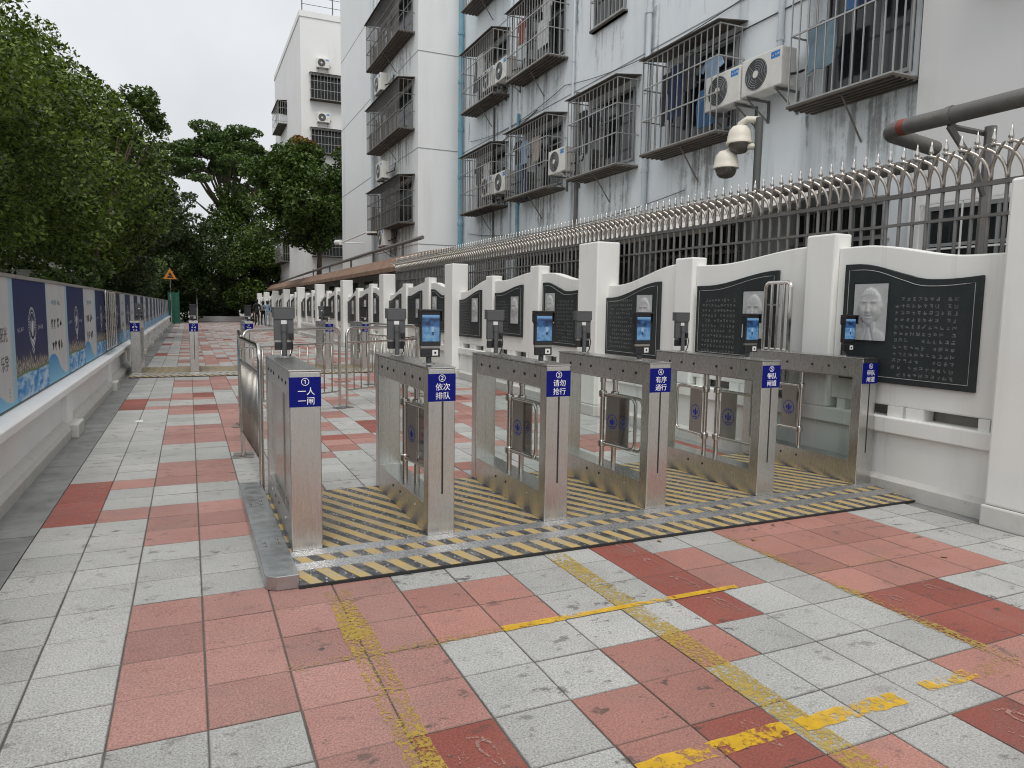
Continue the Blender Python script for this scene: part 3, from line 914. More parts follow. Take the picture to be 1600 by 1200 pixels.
# wall part carrying the boards and its top
MB().box(-1.30, -1.004, Y0, Y1, 0.49, 1.60).build('board_wall', 'white_paint', LW)
mb = MB(); mb.prism([(-1.34, 1.60), (-1.34, 1.635), (-0.985, 1.615), (-0.985, 1.585), (-1.0, 1.585), (-1.0, 1.60)], 'y', Y0, Y1)
mb.build('wall_top', 'concrete', LW)
MB().box(-1.003, -0.992, Y0, Y1, 0.568, 0.580).build('board_rail', 'black_plastic', LW)

# display boards: a navy half and a light half each
def emblem_mesh():
    """round crest: ring of rays, shield and chevrons (printed)"""
    mb = MB()
    def W(a, b): return (0.0, -a, b)
    def poly(pts): mb.add([W(a, b) for a, b in pts], [tuple(range(len(pts)))])
    R = 0.20
    for k in range(40):
        a0, a1 = 2 * math.pi * k / 40, 2 * math.pi * (k + .55) / 40
        poly([(R * .86 * math.sin(a0), R * .86 * math.cos(a0)), (R * math.sin(a0), R * math.cos(a0)), (R * math.sin(a1), R * math.cos(a1)), (R * .86 * math.sin(a1), R * .86 * math.cos(a1))])
    n = 40
    for k in range(n):
        a0, a1 = 2 * math.pi * k / n, 2 * math.pi * (k + 1) / n
        poly([(R * .70 * math.sin(a0), R * .70 * math.cos(a0)), (R * .74 * math.sin(a0), R * .74 * math.cos(a0)), (R * .74 * math.sin(a1), R * .74 * math.cos(a1)), (R * .70 * math.sin(a1), R * .70 * math.cos(a1))])
    poly([(-.028, -.10), (.028, -.10), (.035, .02), (0, .10), (-.035, .02)])
    for s in (-1, 1):
        poly([(s * .05, -.07), (s * .075, -.05), (s * .085, .06), (s * .06, .05)])
        poly([(s * .10, -.04), (s * .115, -.02), (s * .115, .05), (s * .10, .04)])
    for q in range(3):
        z = -.15 - .055 * q
        poly([(0, z - .03), (.10 - .02 * q, z + .02), (.10 - .02 * q, z + .04), (0, z - .008)])
        poly([(0, z - .03), (0, z - .008), (-.10 + .02 * q, z + .04), (-.10 + .02 * q, z + .02)])
    me = mb.mesh('emblem'); me.materials.append(MATS['print_white'])
    return me
EMB = emblem_mesh()
navy_me = MB().box(-0.004, 0.004, 0.0, 1.450, 0, 1.000).mesh('navy_panel'); navy_me.materials.append(MATS['board_navy'])
light_me = MB().box(-0.004, 0.004, 0.0, 1.316, 0, 1.000).mesh('light_panel'); light_me.materials.append(MATS['board_light'])
PER = 2.77
for b in range(-2, 20):
    ys = 4.42 + PER * b
    if ys < -1.4: continue
    nm = ORD[b + 2 - 1] if b >= -1 else 'nearest'
    t = empty('display_board', (-0.998, ys, 0.583), label='%s navy and pale crested display board along the left wall' % nm, cat='display board', group='display boards on the left wall')
    p1 = place('navy_panel', navy_me, t)
    p2 = place('light_panel', light_me, t, (0, 1.453, 0))
    if b < 9:
        e = place('emblem', EMB, p1, (0.0055, 0.72, 0.60)); e.scale = (1, 0.85, 0.85)
        r = random.Random(40 + b)
        for yy in (0.10, 0.98):
            g_ = MB(); glyphs(g_, 0.0, 0.0, 0.052, 4, 1, r, lambda a, c_: (0.0055, 1.372 - a, c_), skip=0)
            tag(g_.build('lettering', 'print_white', p1, (0, -yy - 0.05, 0.56)), kind='stuff')
        # heading and big words of the pale half
        if b == -1:
            for q, (w, z) in enumerate((('阳光', 0.555), ('乐学', 0.335))):
                lettering(w, 0.125, 'print_black', p2, (0.0046, 0.93, z), (math.radians(90), 0, math.radians(90)))
            g_ = MB(); g_.lathe([(.0, 0), (.035, .001)], 14)
            em = place('small_emblem', EMB, p2, (0.0055, 1.20, 0.22)); em.scale = (1, 0.22, 0.22)
            g_ = MB(); glyphs(g_, 0, 0, 0.02, 2, 4, r, lambda a, c_: (0.0048, -a, c_), skip=0)
            tag(g_.build('lettering', 'print_black', p2, (0, 1.06, 0.13)), kind='stuff')
        else:
            g_ = MB(); glyphs(g_, 0, 0, 0.075, 4, 1, r, lambda a, c_: (0.0046, -a, c_), skip=0, th=0.22)
            tag(g_.build('heading', 'print_sky', p2, (0, 0.62, 0.78)), kind='stuff')
            g_ = MB(); glyphs(g_, 0, 0, 0.07, 2, 1, r, lambda a, c_: (0.0046, -a, c_), skip=0, th=0.16)
            tag(g_.build('heading_word', 'print_black', p2, (0, 0.82, 0.78)), kind='stuff')
            for z in (0.53, 0.30):
                for yq in (0.88, 0.52):
                    g_ = MB(); glyphs(g_, 0, 0, 0.135, 2, 1, r, lambda a, c_: (0.0046, -a, c_), skip=0, th=0.20, gap=1.12)
                    tag(g_.build('lettering', 'print_black', p2, (0, yq, z)), kind='stuff')
            em = place('small_emblem', EMB, p2, (0.0055, 1.10, 0.22)); em.scale = (1, 0.18, 0.18)

# steel tube leaf folded against each wall
def tube_leaf(name, X, y0, y1, z0, z1, label, nb=3, facing=-1):
    t = empty(name, (X, y0, 0), label=label, cat='barrier leaf')
    w, r = y1 - y0, 0.05
    pts = []
    for (cy, cz, a0) in ((w - r, z1 - r, 0), (r, z1 - r, 90), (r, z0 + r, 180), (w - r, z0 + r, 270)):
        for k in range(5):
            a = math.radians(a0 + 22.5 * k)
            pts.append((0, cy + r * math.cos(a), cz + r * math.sin(a)))
    MB().tube(pts, 0.019, 8, closed=True).build('frame', 'steel_tube', t, smooth=True)
    for k in range(nb):
        y = w * (k + 1) / (nb + 1)
        MB().cyl((0, y, z0), (0, y, z1), 0.013, n=8).build('bar', 'steel_tube', t, smooth=True)
    MB().cyl((0, 0, z0 + .35), (0, w, z0 + .35), 0.008, n=6).build('cross_rod', 'steel_tube', t)
    for z in (z0 + 0.2, z1 - 0.2):
        MB().cyl((0, w * .9, z), (-0.16 * facing * -1 if False else 0.15 * -facing, w * .9, z), 0.010, n=6).build('hinge_pin', 'steel_dark', t)
    return t
tube_leaf('tube_gate_leaf', 5.165, 2.40, 2.70, 0.72, 1.67, 'narrow upright steel tube leaf with round corners folded against the right wall', facing=-1)
tube_leaf('tube_gate_leaf', -0.93, 10.7, 12.3, 0.66, 1.58, 'steel tube leaf folded in front of the left display boards', nb=4, facing=1)

# ================================================================== RIGHT WALL WITH STONE PLAQUES
RW = empty('plaque_wall', (0, 0, 0), label='white wall with curved tops, square pillars and dark stone plaques along the right', cat='wall')
PERB = 5.62
Yend = 57.0
def curve_pts(y0, y1, zf, n=22):
    return [(y0 + (y1 - y0) * k / n, zf(k / n)) for k in range(n + 1)]
def sstep(t):
    t = min(1, max(0, t)); return t * t * (3 - 2 * t)
PAN = {'C': (0.55, 2.02, lambda t: 1.825 + 0.125 * sstep((t - 0.22) / 0.62)),
       'B': (2.33, 3.89, lambda t: 1.985 - 0.10 * sstep(t / 0.78) + 0.008 * max(0, t - 0.8) / 0.2),
       'A': (4.20, 5.69, lambda t: 1.925 - 0.205 * sstep(t / 0.85))}
panel_me = {}
for kx, (a, b_, zf) in PAN.items():
    poly = [(a, 0.685)] + curve_pts(a, b_, zf) + [(b_, 0.685)]
    m_ = MB(); m_.prism(poly, 'x', 5.30, 5.43)
    panel_me[kx] = m_.mesh('curved_panel'); panel_me[kx].materials.append(MATS['white_wall'])
tall_me = MB().box(5.12, 5.46, 0.05, 0.55, 0.14, 2.28).mesh('tall_pillar')
med_me = MB().box(5.247, 5.44, 2.02, 2.33, 0.60, 2.07).mesh('medium_pillar')
sml_me = MB().box(5.247, 5.44, 3.89, 4.20, 0.60, 1.98).mesh('short_pillar')
tb_me = MB().box(5.108, 5.46, 0.034, 0.566, -0.01, 0.14).mesh('pillar_base')
blk_me = MB().box(5.29, 5.42, -0.05, 0.05, 0.60, 0.685).mesh('spacer_block')
for me, mm in ((tall_me, 'white_wall'), (med_me, 'white_wall'), (sml_me, 'white_wall'), (tb_me, 'dirty_plinth'), (blk_me, 'white_wall')):
    me.materials.append(MATS[mm])

def face_relief(seed, w, h):
    """a plain low-relief head: heightfield over a slab"""
    r = random.Random(seed)
    nx, ny = 48, 60
    g_ = lambda x, y, cx, cy, sx, sy: math.exp(-((x - cx) / sx) ** 2 - ((y - cy) / sy) ** 2)
    wide = r.uniform(0.90, 1.08); hairy = r.choice((0.0, 0.0, 0.07)); brow = r.uniform(.6, 1.4); jaw = r.uniform(-.06, .06)
    def H(x, y):     # x -1..1, y 0..1
        hw = (0.73 - (0.16 + jaw) * max(0, (0.45 - y)) / 0.25) * wide
        e = 1 - (x / hw) ** 2 - ((y - 0.595) / 0.325) ** 2
        z = 0.011 * math.sqrt(e) + 0.004 if e > 0 else 0.0
        if y < 0.32:
            sh = 1 - (x / 1.05) ** 2 - ((y + 0.02) / 0.25) ** 2
            if sh > 0: z = max(z, 0.008 * math.sqrt(sh))
            if abs(x) < 0.34 and y > 0.10: z = max(z, 0.0065)
            z -= 0.004 * math.exp(-((abs(x) - (0.30 - y) * 0.9) / 0.05) ** 2) * (1 if y < 0.26 else 0)       # collar
        hl = 0.800 - hairy - (0.05 + hairy * 2) * (abs(x) / 0.6) ** 2
        if e > 0 and y > hl: z += 0.0012 + 0.0010 * math.sin(x * 38 + y * 9)
        z += 0.006 * g_(x, y, 0, 0.565, 0.075, 0.08) + 0.0045 * g_(x, y, 0, 0.51, 0.15, 0.028)
        for s in (-1, 1):
            z -= 0.0045 * g_(x, y, s * 0.27, 0.635, 0.15, 0.030)
            z += 0.0040 * g_(x, y, s * 0.27, 0.632, 0.085, 0.012)
            z += 0.0035 * brow * g_(x, y, s * 0.27, 0.685, 0.17, 0.014)
            z += 0.0035 * g_(x, y, s * 0.34, 0.52, 0.15, 0.06)
            z -= 0.0030 * g_(x, y, s * 0.22, 0.465, 0.03, 0.05)
            z += 0.0045 * g_(x, y, s * 0.755 * wide, 0.60, 0.05, 0.055)
        z -= 0.0055 * g_(x, y, 0, 0.425, 0.19, 0.009)
        z += 0.0035 * g_(x, y, 0, 0.448, 0.15, 0.014) + 0.0040 * g_(x, y, 0, 0.398, 0.15, 0.016)
        z += 0.0030 * g_(x, y, 0, 0.31, 0.16, 0.04)
        return z
    mb = MB(); vs_, fs = [], []
    for b in range(ny + 1):
        for a in range(nx + 1):
            x, y = -1 + 2 * a / nx, b / ny
            vs_.append((-H(x, y) * 1.6 - 0.002, -x * w / 2, y * h))
    for b in range(ny):
        for a in range(nx):
            q = b * (nx + 1) + a
            fs.append((q, q + 1, q + nx + 2, q + nx + 1))
    mb.add(vs_, fs)
    me = mb.mesh('portrait'); me.materials.append(MATS['plaque_relief'])
    me.polygons.foreach_set('use_smooth', [True] * len(me.polygons))
    return me

PLQ = {'C': (0.775, 1.92, 0.862, lambda t: 1.678 - 0.02 * math.sin(math.pi * min(1, t / .5)) * 0.9 + 0.125 * sstep((t - 0.35) / 0.55), 1.64, (1.50, 1.81), (0.87, 1.43)),
       'B': (2.67, 3.83, 0.93, lambda t: 1.79 - 0.12 * sstep(t / 0.85) + 0.0, 1.60, (2.80, 3.11), (3.20, 3.72)),
       'A': (4.50, 5.68, 0.83, lambda t: 1.738 - 0.178 * sstep(t / 0.9), 1.585, (4.64, 4.96), (5.02, 5.56))}
plq_me = {}
for kx, (a, b_, zb, zf, zp, (pa, pb), (ta, tb)) in PLQ.items():
    poly = [(a, zb)] + curve_pts(a, b_, zf, 16) + [(b_, zb)]
    m_ = MB(); m_.prism(poly, 'x', 5.268, 5.2995)
    slab = m_.mesh('stone_slab'); slab.materials.append(MATS['stone_plaque'])
    cy, cz = (a + b_) / 2, sum(p[1] for p in poly) / len(poly)
    m2 = MB()
    inset = [(y + (0.045 if y < cy else -0.045) * min(1, abs(y - cy) / 0.3), z + (0.045 if z < cz else -0.05)) for y, z in poly]
    m2.tube([(5.2672, y, z) for y, z in inset], 0.0028, 4, closed=True)
    line = m2.mesh('border_line'); line.materials.append(MATS['plaque_line'])
    m3 = MB()
    r = random.Random(ord(kx))
    glyphs(m3, 0, 0, 0.036, int((tb - ta) / 0.0468), 12, r, lambda p, q, tb=tb: (5.2665, tb - p, 1.50 + q), gap=1.3, skip=0.10, th=0.13)
    txt = m3.mesh('lettering'); txt.materials.append(MATS['plaque_text'])
    pw, ph = pb - pa, 0.45
    por = face_relief(ord(kx) * 3, pw, ph)
    fr = MB()
    fy0, fy1, fz0, fz1 = pa - .012, pb + .012, zp - ph - .012, zp + .012
    for q in ((fy0, fy1, fz0, fz0 + .006), (fy0, fy1, fz1 - .006, fz1), (fy0, fy0 + .006, fz0 + .006, fz1 - .006), (fy1 - .006, fy1, fz0 + .006, fz1 - .006)):
        fr.box(5.262, 5.2672, q[0], q[1], q[2], q[3])
    frm = fr.mesh('portrait_frame'); frm.materials.append(MATS['stone_plaque'])
    plq_me[kx + '0'] = (slab, line, txt, por, frm, ((pa + pb) / 2, zp - ph))
    plq_me[kx + '1'] = (slab, line, txt, face_relief(ord(kx) * 3 + 50, pw, ph), frm, ((pa + pb) / 2, zp - ph))

nb = int(Yend / PERB) + 1
cnt = 0
for b in range(-1, nb):
    dy = b * PERB
    if dy + 0.55 > -3.5:
        place('tall_pillar', tall_me, RW, (0, dy, 0), 0.018)
        place('pillar_base', tb_me, RW, (0, dy, 0), 0.012)
    if b == nb - 1: break
    if b >= -1:
        place('medium_pillar', med_me, RW, (0, dy, 0), 0.015)
        place('short_pillar', sml_me, RW, (0, dy, 0), 0.015)
        for kx in 'CBA':
            place('curved_panel', panel_me[kx], RW, (0, dy, 0), 0.012)
            a, b_, _z = PAN[kx]
            for q in (0.10, 0.47, 0.56, 0.92):
                o = place('spacer_block', blk_me, RW, (0, dy + a + (b_ - a) * q, 0)); o.scale = (1, 0.8 if q in (.1, .92) else 1.6, 1)
        MB().box(5.245, 5.43, dy + 0.56, dy + 5.66, 0.475, 0.60).build('ledge', 'white_wall', RW, bevel=0.010)
        MB().box(5.285, 5.43, dy + 0.56, dy + 5.66, 0.10, 0.475).build('lower_wall', 'white_wall', RW)
        m_ = MB(); m_.prism([(5.242, -0.01), (5.244, 0.10), (5.285, 0.135), (5.42, 0.135), (5.42, -0.01)], 'y', dy + 0.59, dy + 5.63)
        m_.build('plinth', 'dirty_plinth', RW)
    if b >= 0 or True:
        for kx in 'CBA':
            if b < 0: continue
            cnt += 1
            if dy > 50: continue
            slab, line, txt, por, frm, (py, pz) = plq_me[kx + str(b % 2)]
            nm = ORD[cnt - 1]
            if cnt == 1: lb = 'large dark stone plaque nearest the camera on the right wall'
            else: lb = '%s dark carved stone plaque along the right wall counting from the camera' % nm
            t = empty('stone_plaque', (0, dy, 0), label=lb, cat='plaque', group='stone plaques on the right wall')
            s_ = place('stone_slab', slab, t, (0, 0, 0), 0.004)
            place('border_line', line, t); tag(place('lettering', txt, t), kind='stuff')
            place('portrait_frame', frm, t); place('portrait', por, t, (5.2665, py, pz))

MB().box(5.445, 5.56, -3, Yend, 0, 1.45).build('added_slot_backing', 'concrete', RW)  # backing added behind the slots under the panels so they show dark

# ================================================================== SPIKED STEEL FENCE BEHIND THE WALL
FX = 5.60
FEN = empty('spiked_fence', (FX, 0, 0), label='steel fence with spear points and interlaced arches above the right wall', cat='fence')
fy0, fy1 = -0.5, 17.45
for z, h in ((2.355, 0.035), (2.125, 0.022), (1.45, 0.03)):
    MB().box(-0.016, 0.016, fy0, fy1, z - h / 2, z + h / 2).build('rail', 'iron_bar', FEN)
mb = MB(); mb.cyl((0, 0, 1.35), (0, 0, 2.62), 0.0140, n=8)
bar_me = mb.mesh('bar'); bar_me.materials.append(MATS['iron_bar']); bar_me.polygons.foreach_set('use_smooth', [True] * len(bar_me.polygons))
mb = MB(); mb.lathe([(.015, 0), (.022, .004), (.022, .014), (.012, .021), (.012, .030), (.021, .037), (.016, .058), (.008, .095), (.001, .135)], 8, (0, 0, 2.615))
sp_me = mb.mesh('spear_point'); sp_me.materials.append(MATS['steel_tube']); sp_me.polygons.foreach_set('use_smooth', [True] * len(sp_me.polygons))
SPC = 0.12
def arch(s):
    mb = MB(); pts, rs = [], []
    for k in range(10):
        t = k / 9
        a = t * 1.42
        pts.append((-0.012 - 0.13 * t * t, s * SPC * 1.5 * (1 - math.cos(a)) / (1 - math.cos(1.42)) * 0.95, 2.37 + 0.235 * math.sin(a) / math.sin(1.42)))
        rs.append(0.0135 if k < 8 else (0.011 if k == 8 else 0.002))
    mb.tube(pts, rs, 6)
    me = mb.mesh('arch'); me.materials.append(MATS['fence_steel']); me.polygons.foreach_set('use_smooth', [True] * len(me.polygons))
    return me
ar1, ar2 = arch(1), arch(-1)
ny_ = int((fy1 - fy0) / SPC)
ar2m = MB()
for k in range(ny_):
    y = fy0 + 0.05 + k * SPC
    b_ = place('bar', bar_me, FEN, (0, y, 0))
    place('spear_point', sp_me, b_, (0, 0, 0))
    place('arch', ar1, b_, (0, 0, 0))
    place('arch', ar2, b_, (0.004, 0, 0))
# ================================================================== TURNSTILE GATES
def rounded_u(y0, y1, z0, z1, r, x=0.0):
    """U loop lying in a plane x=const, open at y0"""
    s = 1 if y1 > y0 else -1
    pts = [(x, y0, z1)]
    for k in range(6):
        a = math.radians(90 - 18 * k)
        pts.append((x, y1 - s * r + s * r * math.cos(a), z1 - r + r * math.sin(a)))
    for k in range(6):
        a = math.radians(-18 * k)
        pts.append((x, y1 - s * r + s * r * math.cos(a), z0 + r + r * math.sin(a)))
    pts.append((x, y0, z0))
    return pts

def wing_emblem(mb, x, cy, cz, s):
    n = 18
    def P(a, b): return (x, cy + a * s, cz + b * s)
    for k in range(n):
        a0, a1 = 2 * math.pi * k / n, 2 * math.pi * (k + .6) / n
        mb.quad(P(.85 * math.cos(a0), .85 * math.sin(a0)), P(math.cos(a0), math.sin(a0)), P(math.cos(a1), math.sin(a1)), P(.85 * math.cos(a1), .85 * math.sin(a1)))
    mb.add([P(*p) for p in ((-.16, -.45), (.16, -.45), (.2, .1), (0, .62), (-.2, .1))], [(0, 1, 2, 3, 4)])
    for q in (-1, 1):
        mb.add([P(*p) for p in ((q * .28, -.35), (q * .5, -.15), (q * .5, .3), (q * .28, .15))], [(0, 1, 2, 3)])
    mb.add([P(*p) for p in ((-.5, -.6), (.5, -.6), (.4, -.7), (-.4, -.7))], [(0, 1, 2, 3)])

mat('wing_steel', (0.38, 0.36, 0.33), 0.36, 1.0, var=0.08, rvar=0.06)
GW = 0.166
def terminal(parent, x, y, flip, scr, lit=True):
    """face terminal: body with hood, screen, card reader, on a stem; faces -Y (or +Y when flip)"""
    t = MB()
    def bx(m, x0, x1, y0, y1, z0, z1):
        if flip: m.box(x - x1, x - x0, y - y1, y - y0, z0, z1)
        else: m.box(x + x0, x + x1, y + y0, y + y1, z0, z1)
    bx(t, -0.064, 0.064, -0.012, 0.022, 1.112, 1.332)
    body = t.build('face_terminal', 'black_plastic' if not flip else 'grey_plastic', parent, bevel=0.004)
    t = MB(); bx(t, -0.072, 0.072, -0.030, 0.026, 1.322, 1.334)
    bx(t, -0.072, -0.066, -0.028, 0.026, 1.262, 1.322); bx(t, 0.066, 0.072, -0.028, 0.026, 1.262, 1.322)
    bx(t, -0.066, 0.066, 0.0225, 0.028, 1.252, 1.322)
    t.build('hood', 'black_plastic' if not flip else 'grey_plastic', body, bevel=0.003)
    t = MB(); bx(t, -0.054, 0.054, -0.0145, -0.0125, 1.140, 1.300)
    t.build('screen', ('screen_%d' % scr) if lit else 'black_plastic', body)
    t = MB(); bx(t, -0.060, 0.060, -0.010, 0.016, 1.045, 1.098)
    t.build('card_reader', 'black_plastic', body, bevel=0.004)
    t = MB(); bx(t, 0.010, 0.046, -0.0125, -0.0105, 1.054, 1.088)
    t.build('reader_window', 'sticker_white', body)
    t = MB(); bx(t, 0.022, 0.034, -0.0145, -0.0128, 1.065, 1.077); bx(t, -0.026, -0.012, -0.0125, -0.0105, 1.068, 1.074)
    t.build('reader_lens', 'rubber', body)
    t = MB(); bx(t, -0.060, 0.060, -0.004, 0.014, 1.098, 1.112)
    t.build('joint_bar', 'steel_dark', body)
    t = MB(); t.cyl((x, y + (-0.034 if flip else 0.03), 0.99), (x, y + (-0.034 if flip else 0.03), 1.20), 0.017, n=12)
    t.cyl((x, y + (-0.034 if flip else 0.03), 1.17), (x, y + (-0.034 if flip else 0.03), 1.22), 0.021, n=12)
    t.build('stem', 'grey_plastic', body, smooth=True)
    t = MB(); t.lathe([(.040, 0), (.040, .006), (.024, .010)], 16, (x, y + (-0.034 if flip else 0.03), 0.9985))
    t.build('stem_flange', 'steel', body, smooth=True)
    if flip:
        t = MB(); bx(t, -0.018, 0.018, 0.0222, 0.0238, 1.215, 1.245); t.build('sticker', 'sticker_white', body)
        t = MB(); bx(t, -0.058, -0.030, 0.0222, 0.034, 1.125, 1.16); t.build('connector_cover', 'black_plastic', body, bevel=0.003)
        cpts = [(x + 0.045, y - 0.036, 1.14), (x + 0.050, y - 0.05, 1.09), (x + 0.046, y - 0.04, 1.03), (x + 0.03, y - 0.034, 0.999)]
        MB().tube(cpts, 0.004, 6).build('cable', 'rubber', body)
    return body

def make_gate(X, Y, z, label, sign, wings, slot=True, front=True, rear=True, scr=0, lit=True, solid=False, group=None, glyph_seed=None):
    t = empty('turnstile_gate', (X, Y, z), label=label, cat='turnstile', group=group)
    D = 1.30
    MB().box(0, GW, 0, 0.092, 0, 0.992).build('front_post', 'steel', t, bevel=0.007, seg=3)
    MB().box(0, GW, 1.205, D, 0, 0.992).build('rear_post', 'steel', t, bevel=0.007, seg=3)
    MB().box(0.002, GW - 0.002, 0.0925, 1.2045, 0.848, 0.990).build('top_beam', 'steel', t, bevel=0.003)
    MB().box(0.002, GW - 0.002, 0.0925, 1.2045, 0.0, 0.178).build('bottom_beam', 'steel', t, bevel=0.003)
    MB().box(-0.004, GW + 0.004, -0.004, D + 0.004, 0.9925, 1.000).build('top_cover', 'steel', t, bevel=0.002)
    # inner faces of the beams
    MB().box(0.03, GW - 0.03, 0.093, 1.204, 0.8380, 0.8478).build('sensor_strip', 'steel_dark', t)
    for k, y in enumerate((0.17, 0.33, 0.50, 0.78, 0.94, 1.10)):
        m = MB()
        m.cyl((-0.0015, y, 0.918), (0.004, y, 0.918), 0.0105, n=12)
        m.build('sensor_eye', 'rubber', t)
    for k, y in enumerate((0.28, 0.62, 0.80, 1.0)):
        m = MB(); m.cyl((-0.0012, y, 0.118), (0.004, y, 0.118), 0.009, n=10)
        m.build('sensor_eye' if k % 3 else 'bolt', 'rubber' if k % 3 else 'steel_tube', t)
    s = MB().box(-0.0015, GW + 0.0005, -0.0045, -0.001, 0.800, 0.962).build('number_sign', 'sign_blue', t)
    if sign:
        num, words = sign
        lettering(num, 0.050, 'sign_white', s, (GW / 2, -0.0048, 0.934), (math.radians(90), 0, 0))
        lettering(words, 0.046, 'sign_white', s, (GW / 2 + 0.005, -0.0048, 0.856), (math.radians(90), 0, 0))
    else:
        r = random.Random(glyph_seed)
        g_ = MB(); glyphs(g_, 0, 0, 0.040, 2, 2, r, lambda a, b: (0.04 + a, -0.0052, 0.865 + b), skip=0, th=0.16)
        tag(g_.build('lettering', 'sign_white', s), kind='stuff')
        g_ = MB(); g_.tube([(GW / 2 + .018 * math.cos(6.283 * q / 12), -0.0052, .935 + .018 * math.sin(6.283 * q / 12)) for q in range(12)], .0015, 4, closed=True)
        g_.build('number_ring', 'sign_white', s)
    if slot:
        MB().box(GW * .53 - .0055, GW * .53 + .0055, -0.0012, 0.004, 0.245, 0.7985).build('light_slot', 'rubber', t)
    if solid:
        MB().box(0.03, 0.036, 0.093, 1.204, 0.179, 0.847).build('side_panel', 'steel', t)
        MB().box(0.024, 0.030, 0.50, 0.53, 0.179, 0.847).build('panel_seam', 'steel_dark', t)
    else:
        MB().box(GW / 2 - .003, GW / 2 + .003, 0.093, 0.50, 0.172, 0.846).build('clear_pane', 'acrylic', t)
        MB().box(GW / 2 - .003, GW / 2 + .003, 0.80, 1.204, 0.172, 0.846).build('clear_pane', 'acrylic', t)
    # swing poles and wings
    for (px, py, d, ln, pid) in wings:
        m = MB(); m.cyl((px, py, 0.178), (px, py, 0.838), 0.019, n=14)
        m.cyl((px, py, 0.805), (px, py, 0.838), 0.023, n=14)
        m.build('pivot_pole', 'steel_tube', t, smooth=True)
        z0, z1 = 0.335, 0.715
        an = d
        w = empty('swing_wing', (0, 0, 0)); w.parent = t; w.location = (px, py, 0); w.rotation_euler = (0, 0, an)
        m = MB(); m.tube(rounded_u(0.0, ln, z0, z1, 0.055), 0.0122, 10)
        m.build('tube_loop', 'steel_tube', w, smooth=True)
        m = MB(); m.box(-0.003, 0.003, 0.045, 0.045 + ln * 0.40, z0 + 0.01, z1 - 0.01)
        m.build('wing_plate', 'wing_steel', w)
        m = MB(); wing_emblem(m, -0.0038, 0.045 + ln * 0.20, (z0 + z1) / 2 - .01, ln * 0.155); wing_emblem(m, 0.0038, 0.045 + ln * 0.20, (z0 + z1) / 2 - .01, ln * 0.155)
        m.build('wing_emblem', 'emblem_blue', w)
        for zz in (z0, z1):
            m = MB(); m.lathe([(.014, -.030), (.031, -.020), (.033, 0), (.031, .020), (.014, .030)], 14, (0, 0, zz))
            m.build('clamp', 'steel_tube', w, smooth=True)
    if front: terminal(t, GW * 0.5, 0.225, False, scr, lit)
    if rear: terminal(t, GW * 0.62, 1.10, True, scr)
    return t

PI = math.pi
GY, GZ = 1.517, 0.056
wl_ = [(0.052, 0.675, PI, 0.36, 0), (0.112, 0.60, PI, 0.36, 1)]
make_gate(0.760, GY, GZ, 'leftmost near steel gate with blue sign number one', ('①', '一人\n一闸'), [(0.115, 0.62, PI - .2, 0.36, 0)], slot=False, front=False, solid=True, group='near row of turnstile gates')
make_gate(1.535, GY, GZ, 'near steel gate with blue sign number two', ('②', '依次\n排队'), [(0.052, 0.675, PI + .12, 0.36, 0), (0.112, 0.60, PI + .05, 0.36, 1)], scr=0, group='near row of turnstile gates')
make_gate(2.304, GY, GZ, 'near steel gate with blue sign number three', ('③', '请勿\n抢行'), [(0.052, 0.675, PI + .10, 0.36, 0), (0.112, 0.60, PI - .05, 0.36, 1)], scr=1, group='near row of turnstile gates')
make_gate(3.075, GY, GZ, 'near steel gate with blue sign number four', ('④', '有序\n通行'), [(0.052, 0.675, PI + .16, 0.36, 0), (0.112, 0.60, PI + .02, 0.36, 1)], scr=2, group='near row of turnstile gates')
make_gate(4.047, GY, GZ, 'near steel gate with blue sign number five', ('⑤', '带队\n闸道'), [(0.052, 0.675, -.05, 0.40, 0), (0.112, 0.60, PI + .02, 0.44, 1)], scr=3, group='near row of turnstile gates')
make_gate(5.062, GY, GZ, 'near steel gate with blue sign number six beside the right wall', ('⑥', '带队\n闸道'), [(0.060, 0.66, .04, 0.40, 0)], scr=4, rear=False, group='near row of turnstile gates')

for k, (x, lb) in enumerate(((-0.754, 'far steel gate against the left wall'), (0.273, 'far steel gate second from the left wall'), (1.30, 'far steel gate behind the folded barrier ends'),
                             (2.91, 'far steel gate seen between the barriers, fourth from left'), (3.69, 'far steel gate rightmost of the far row'))):
    make_gate(x, 13.06, GZ, lb, None, [(0.052, 0.675, PI, 0.36, 0), (0.112, 0.60, PI, 0.36, 1)], scr=k % 5, front=(k != 0), rear=(k in (0, 3)), group='far row of turnstile gates', glyph_seed=k, lit=False, slot=(k != 0))

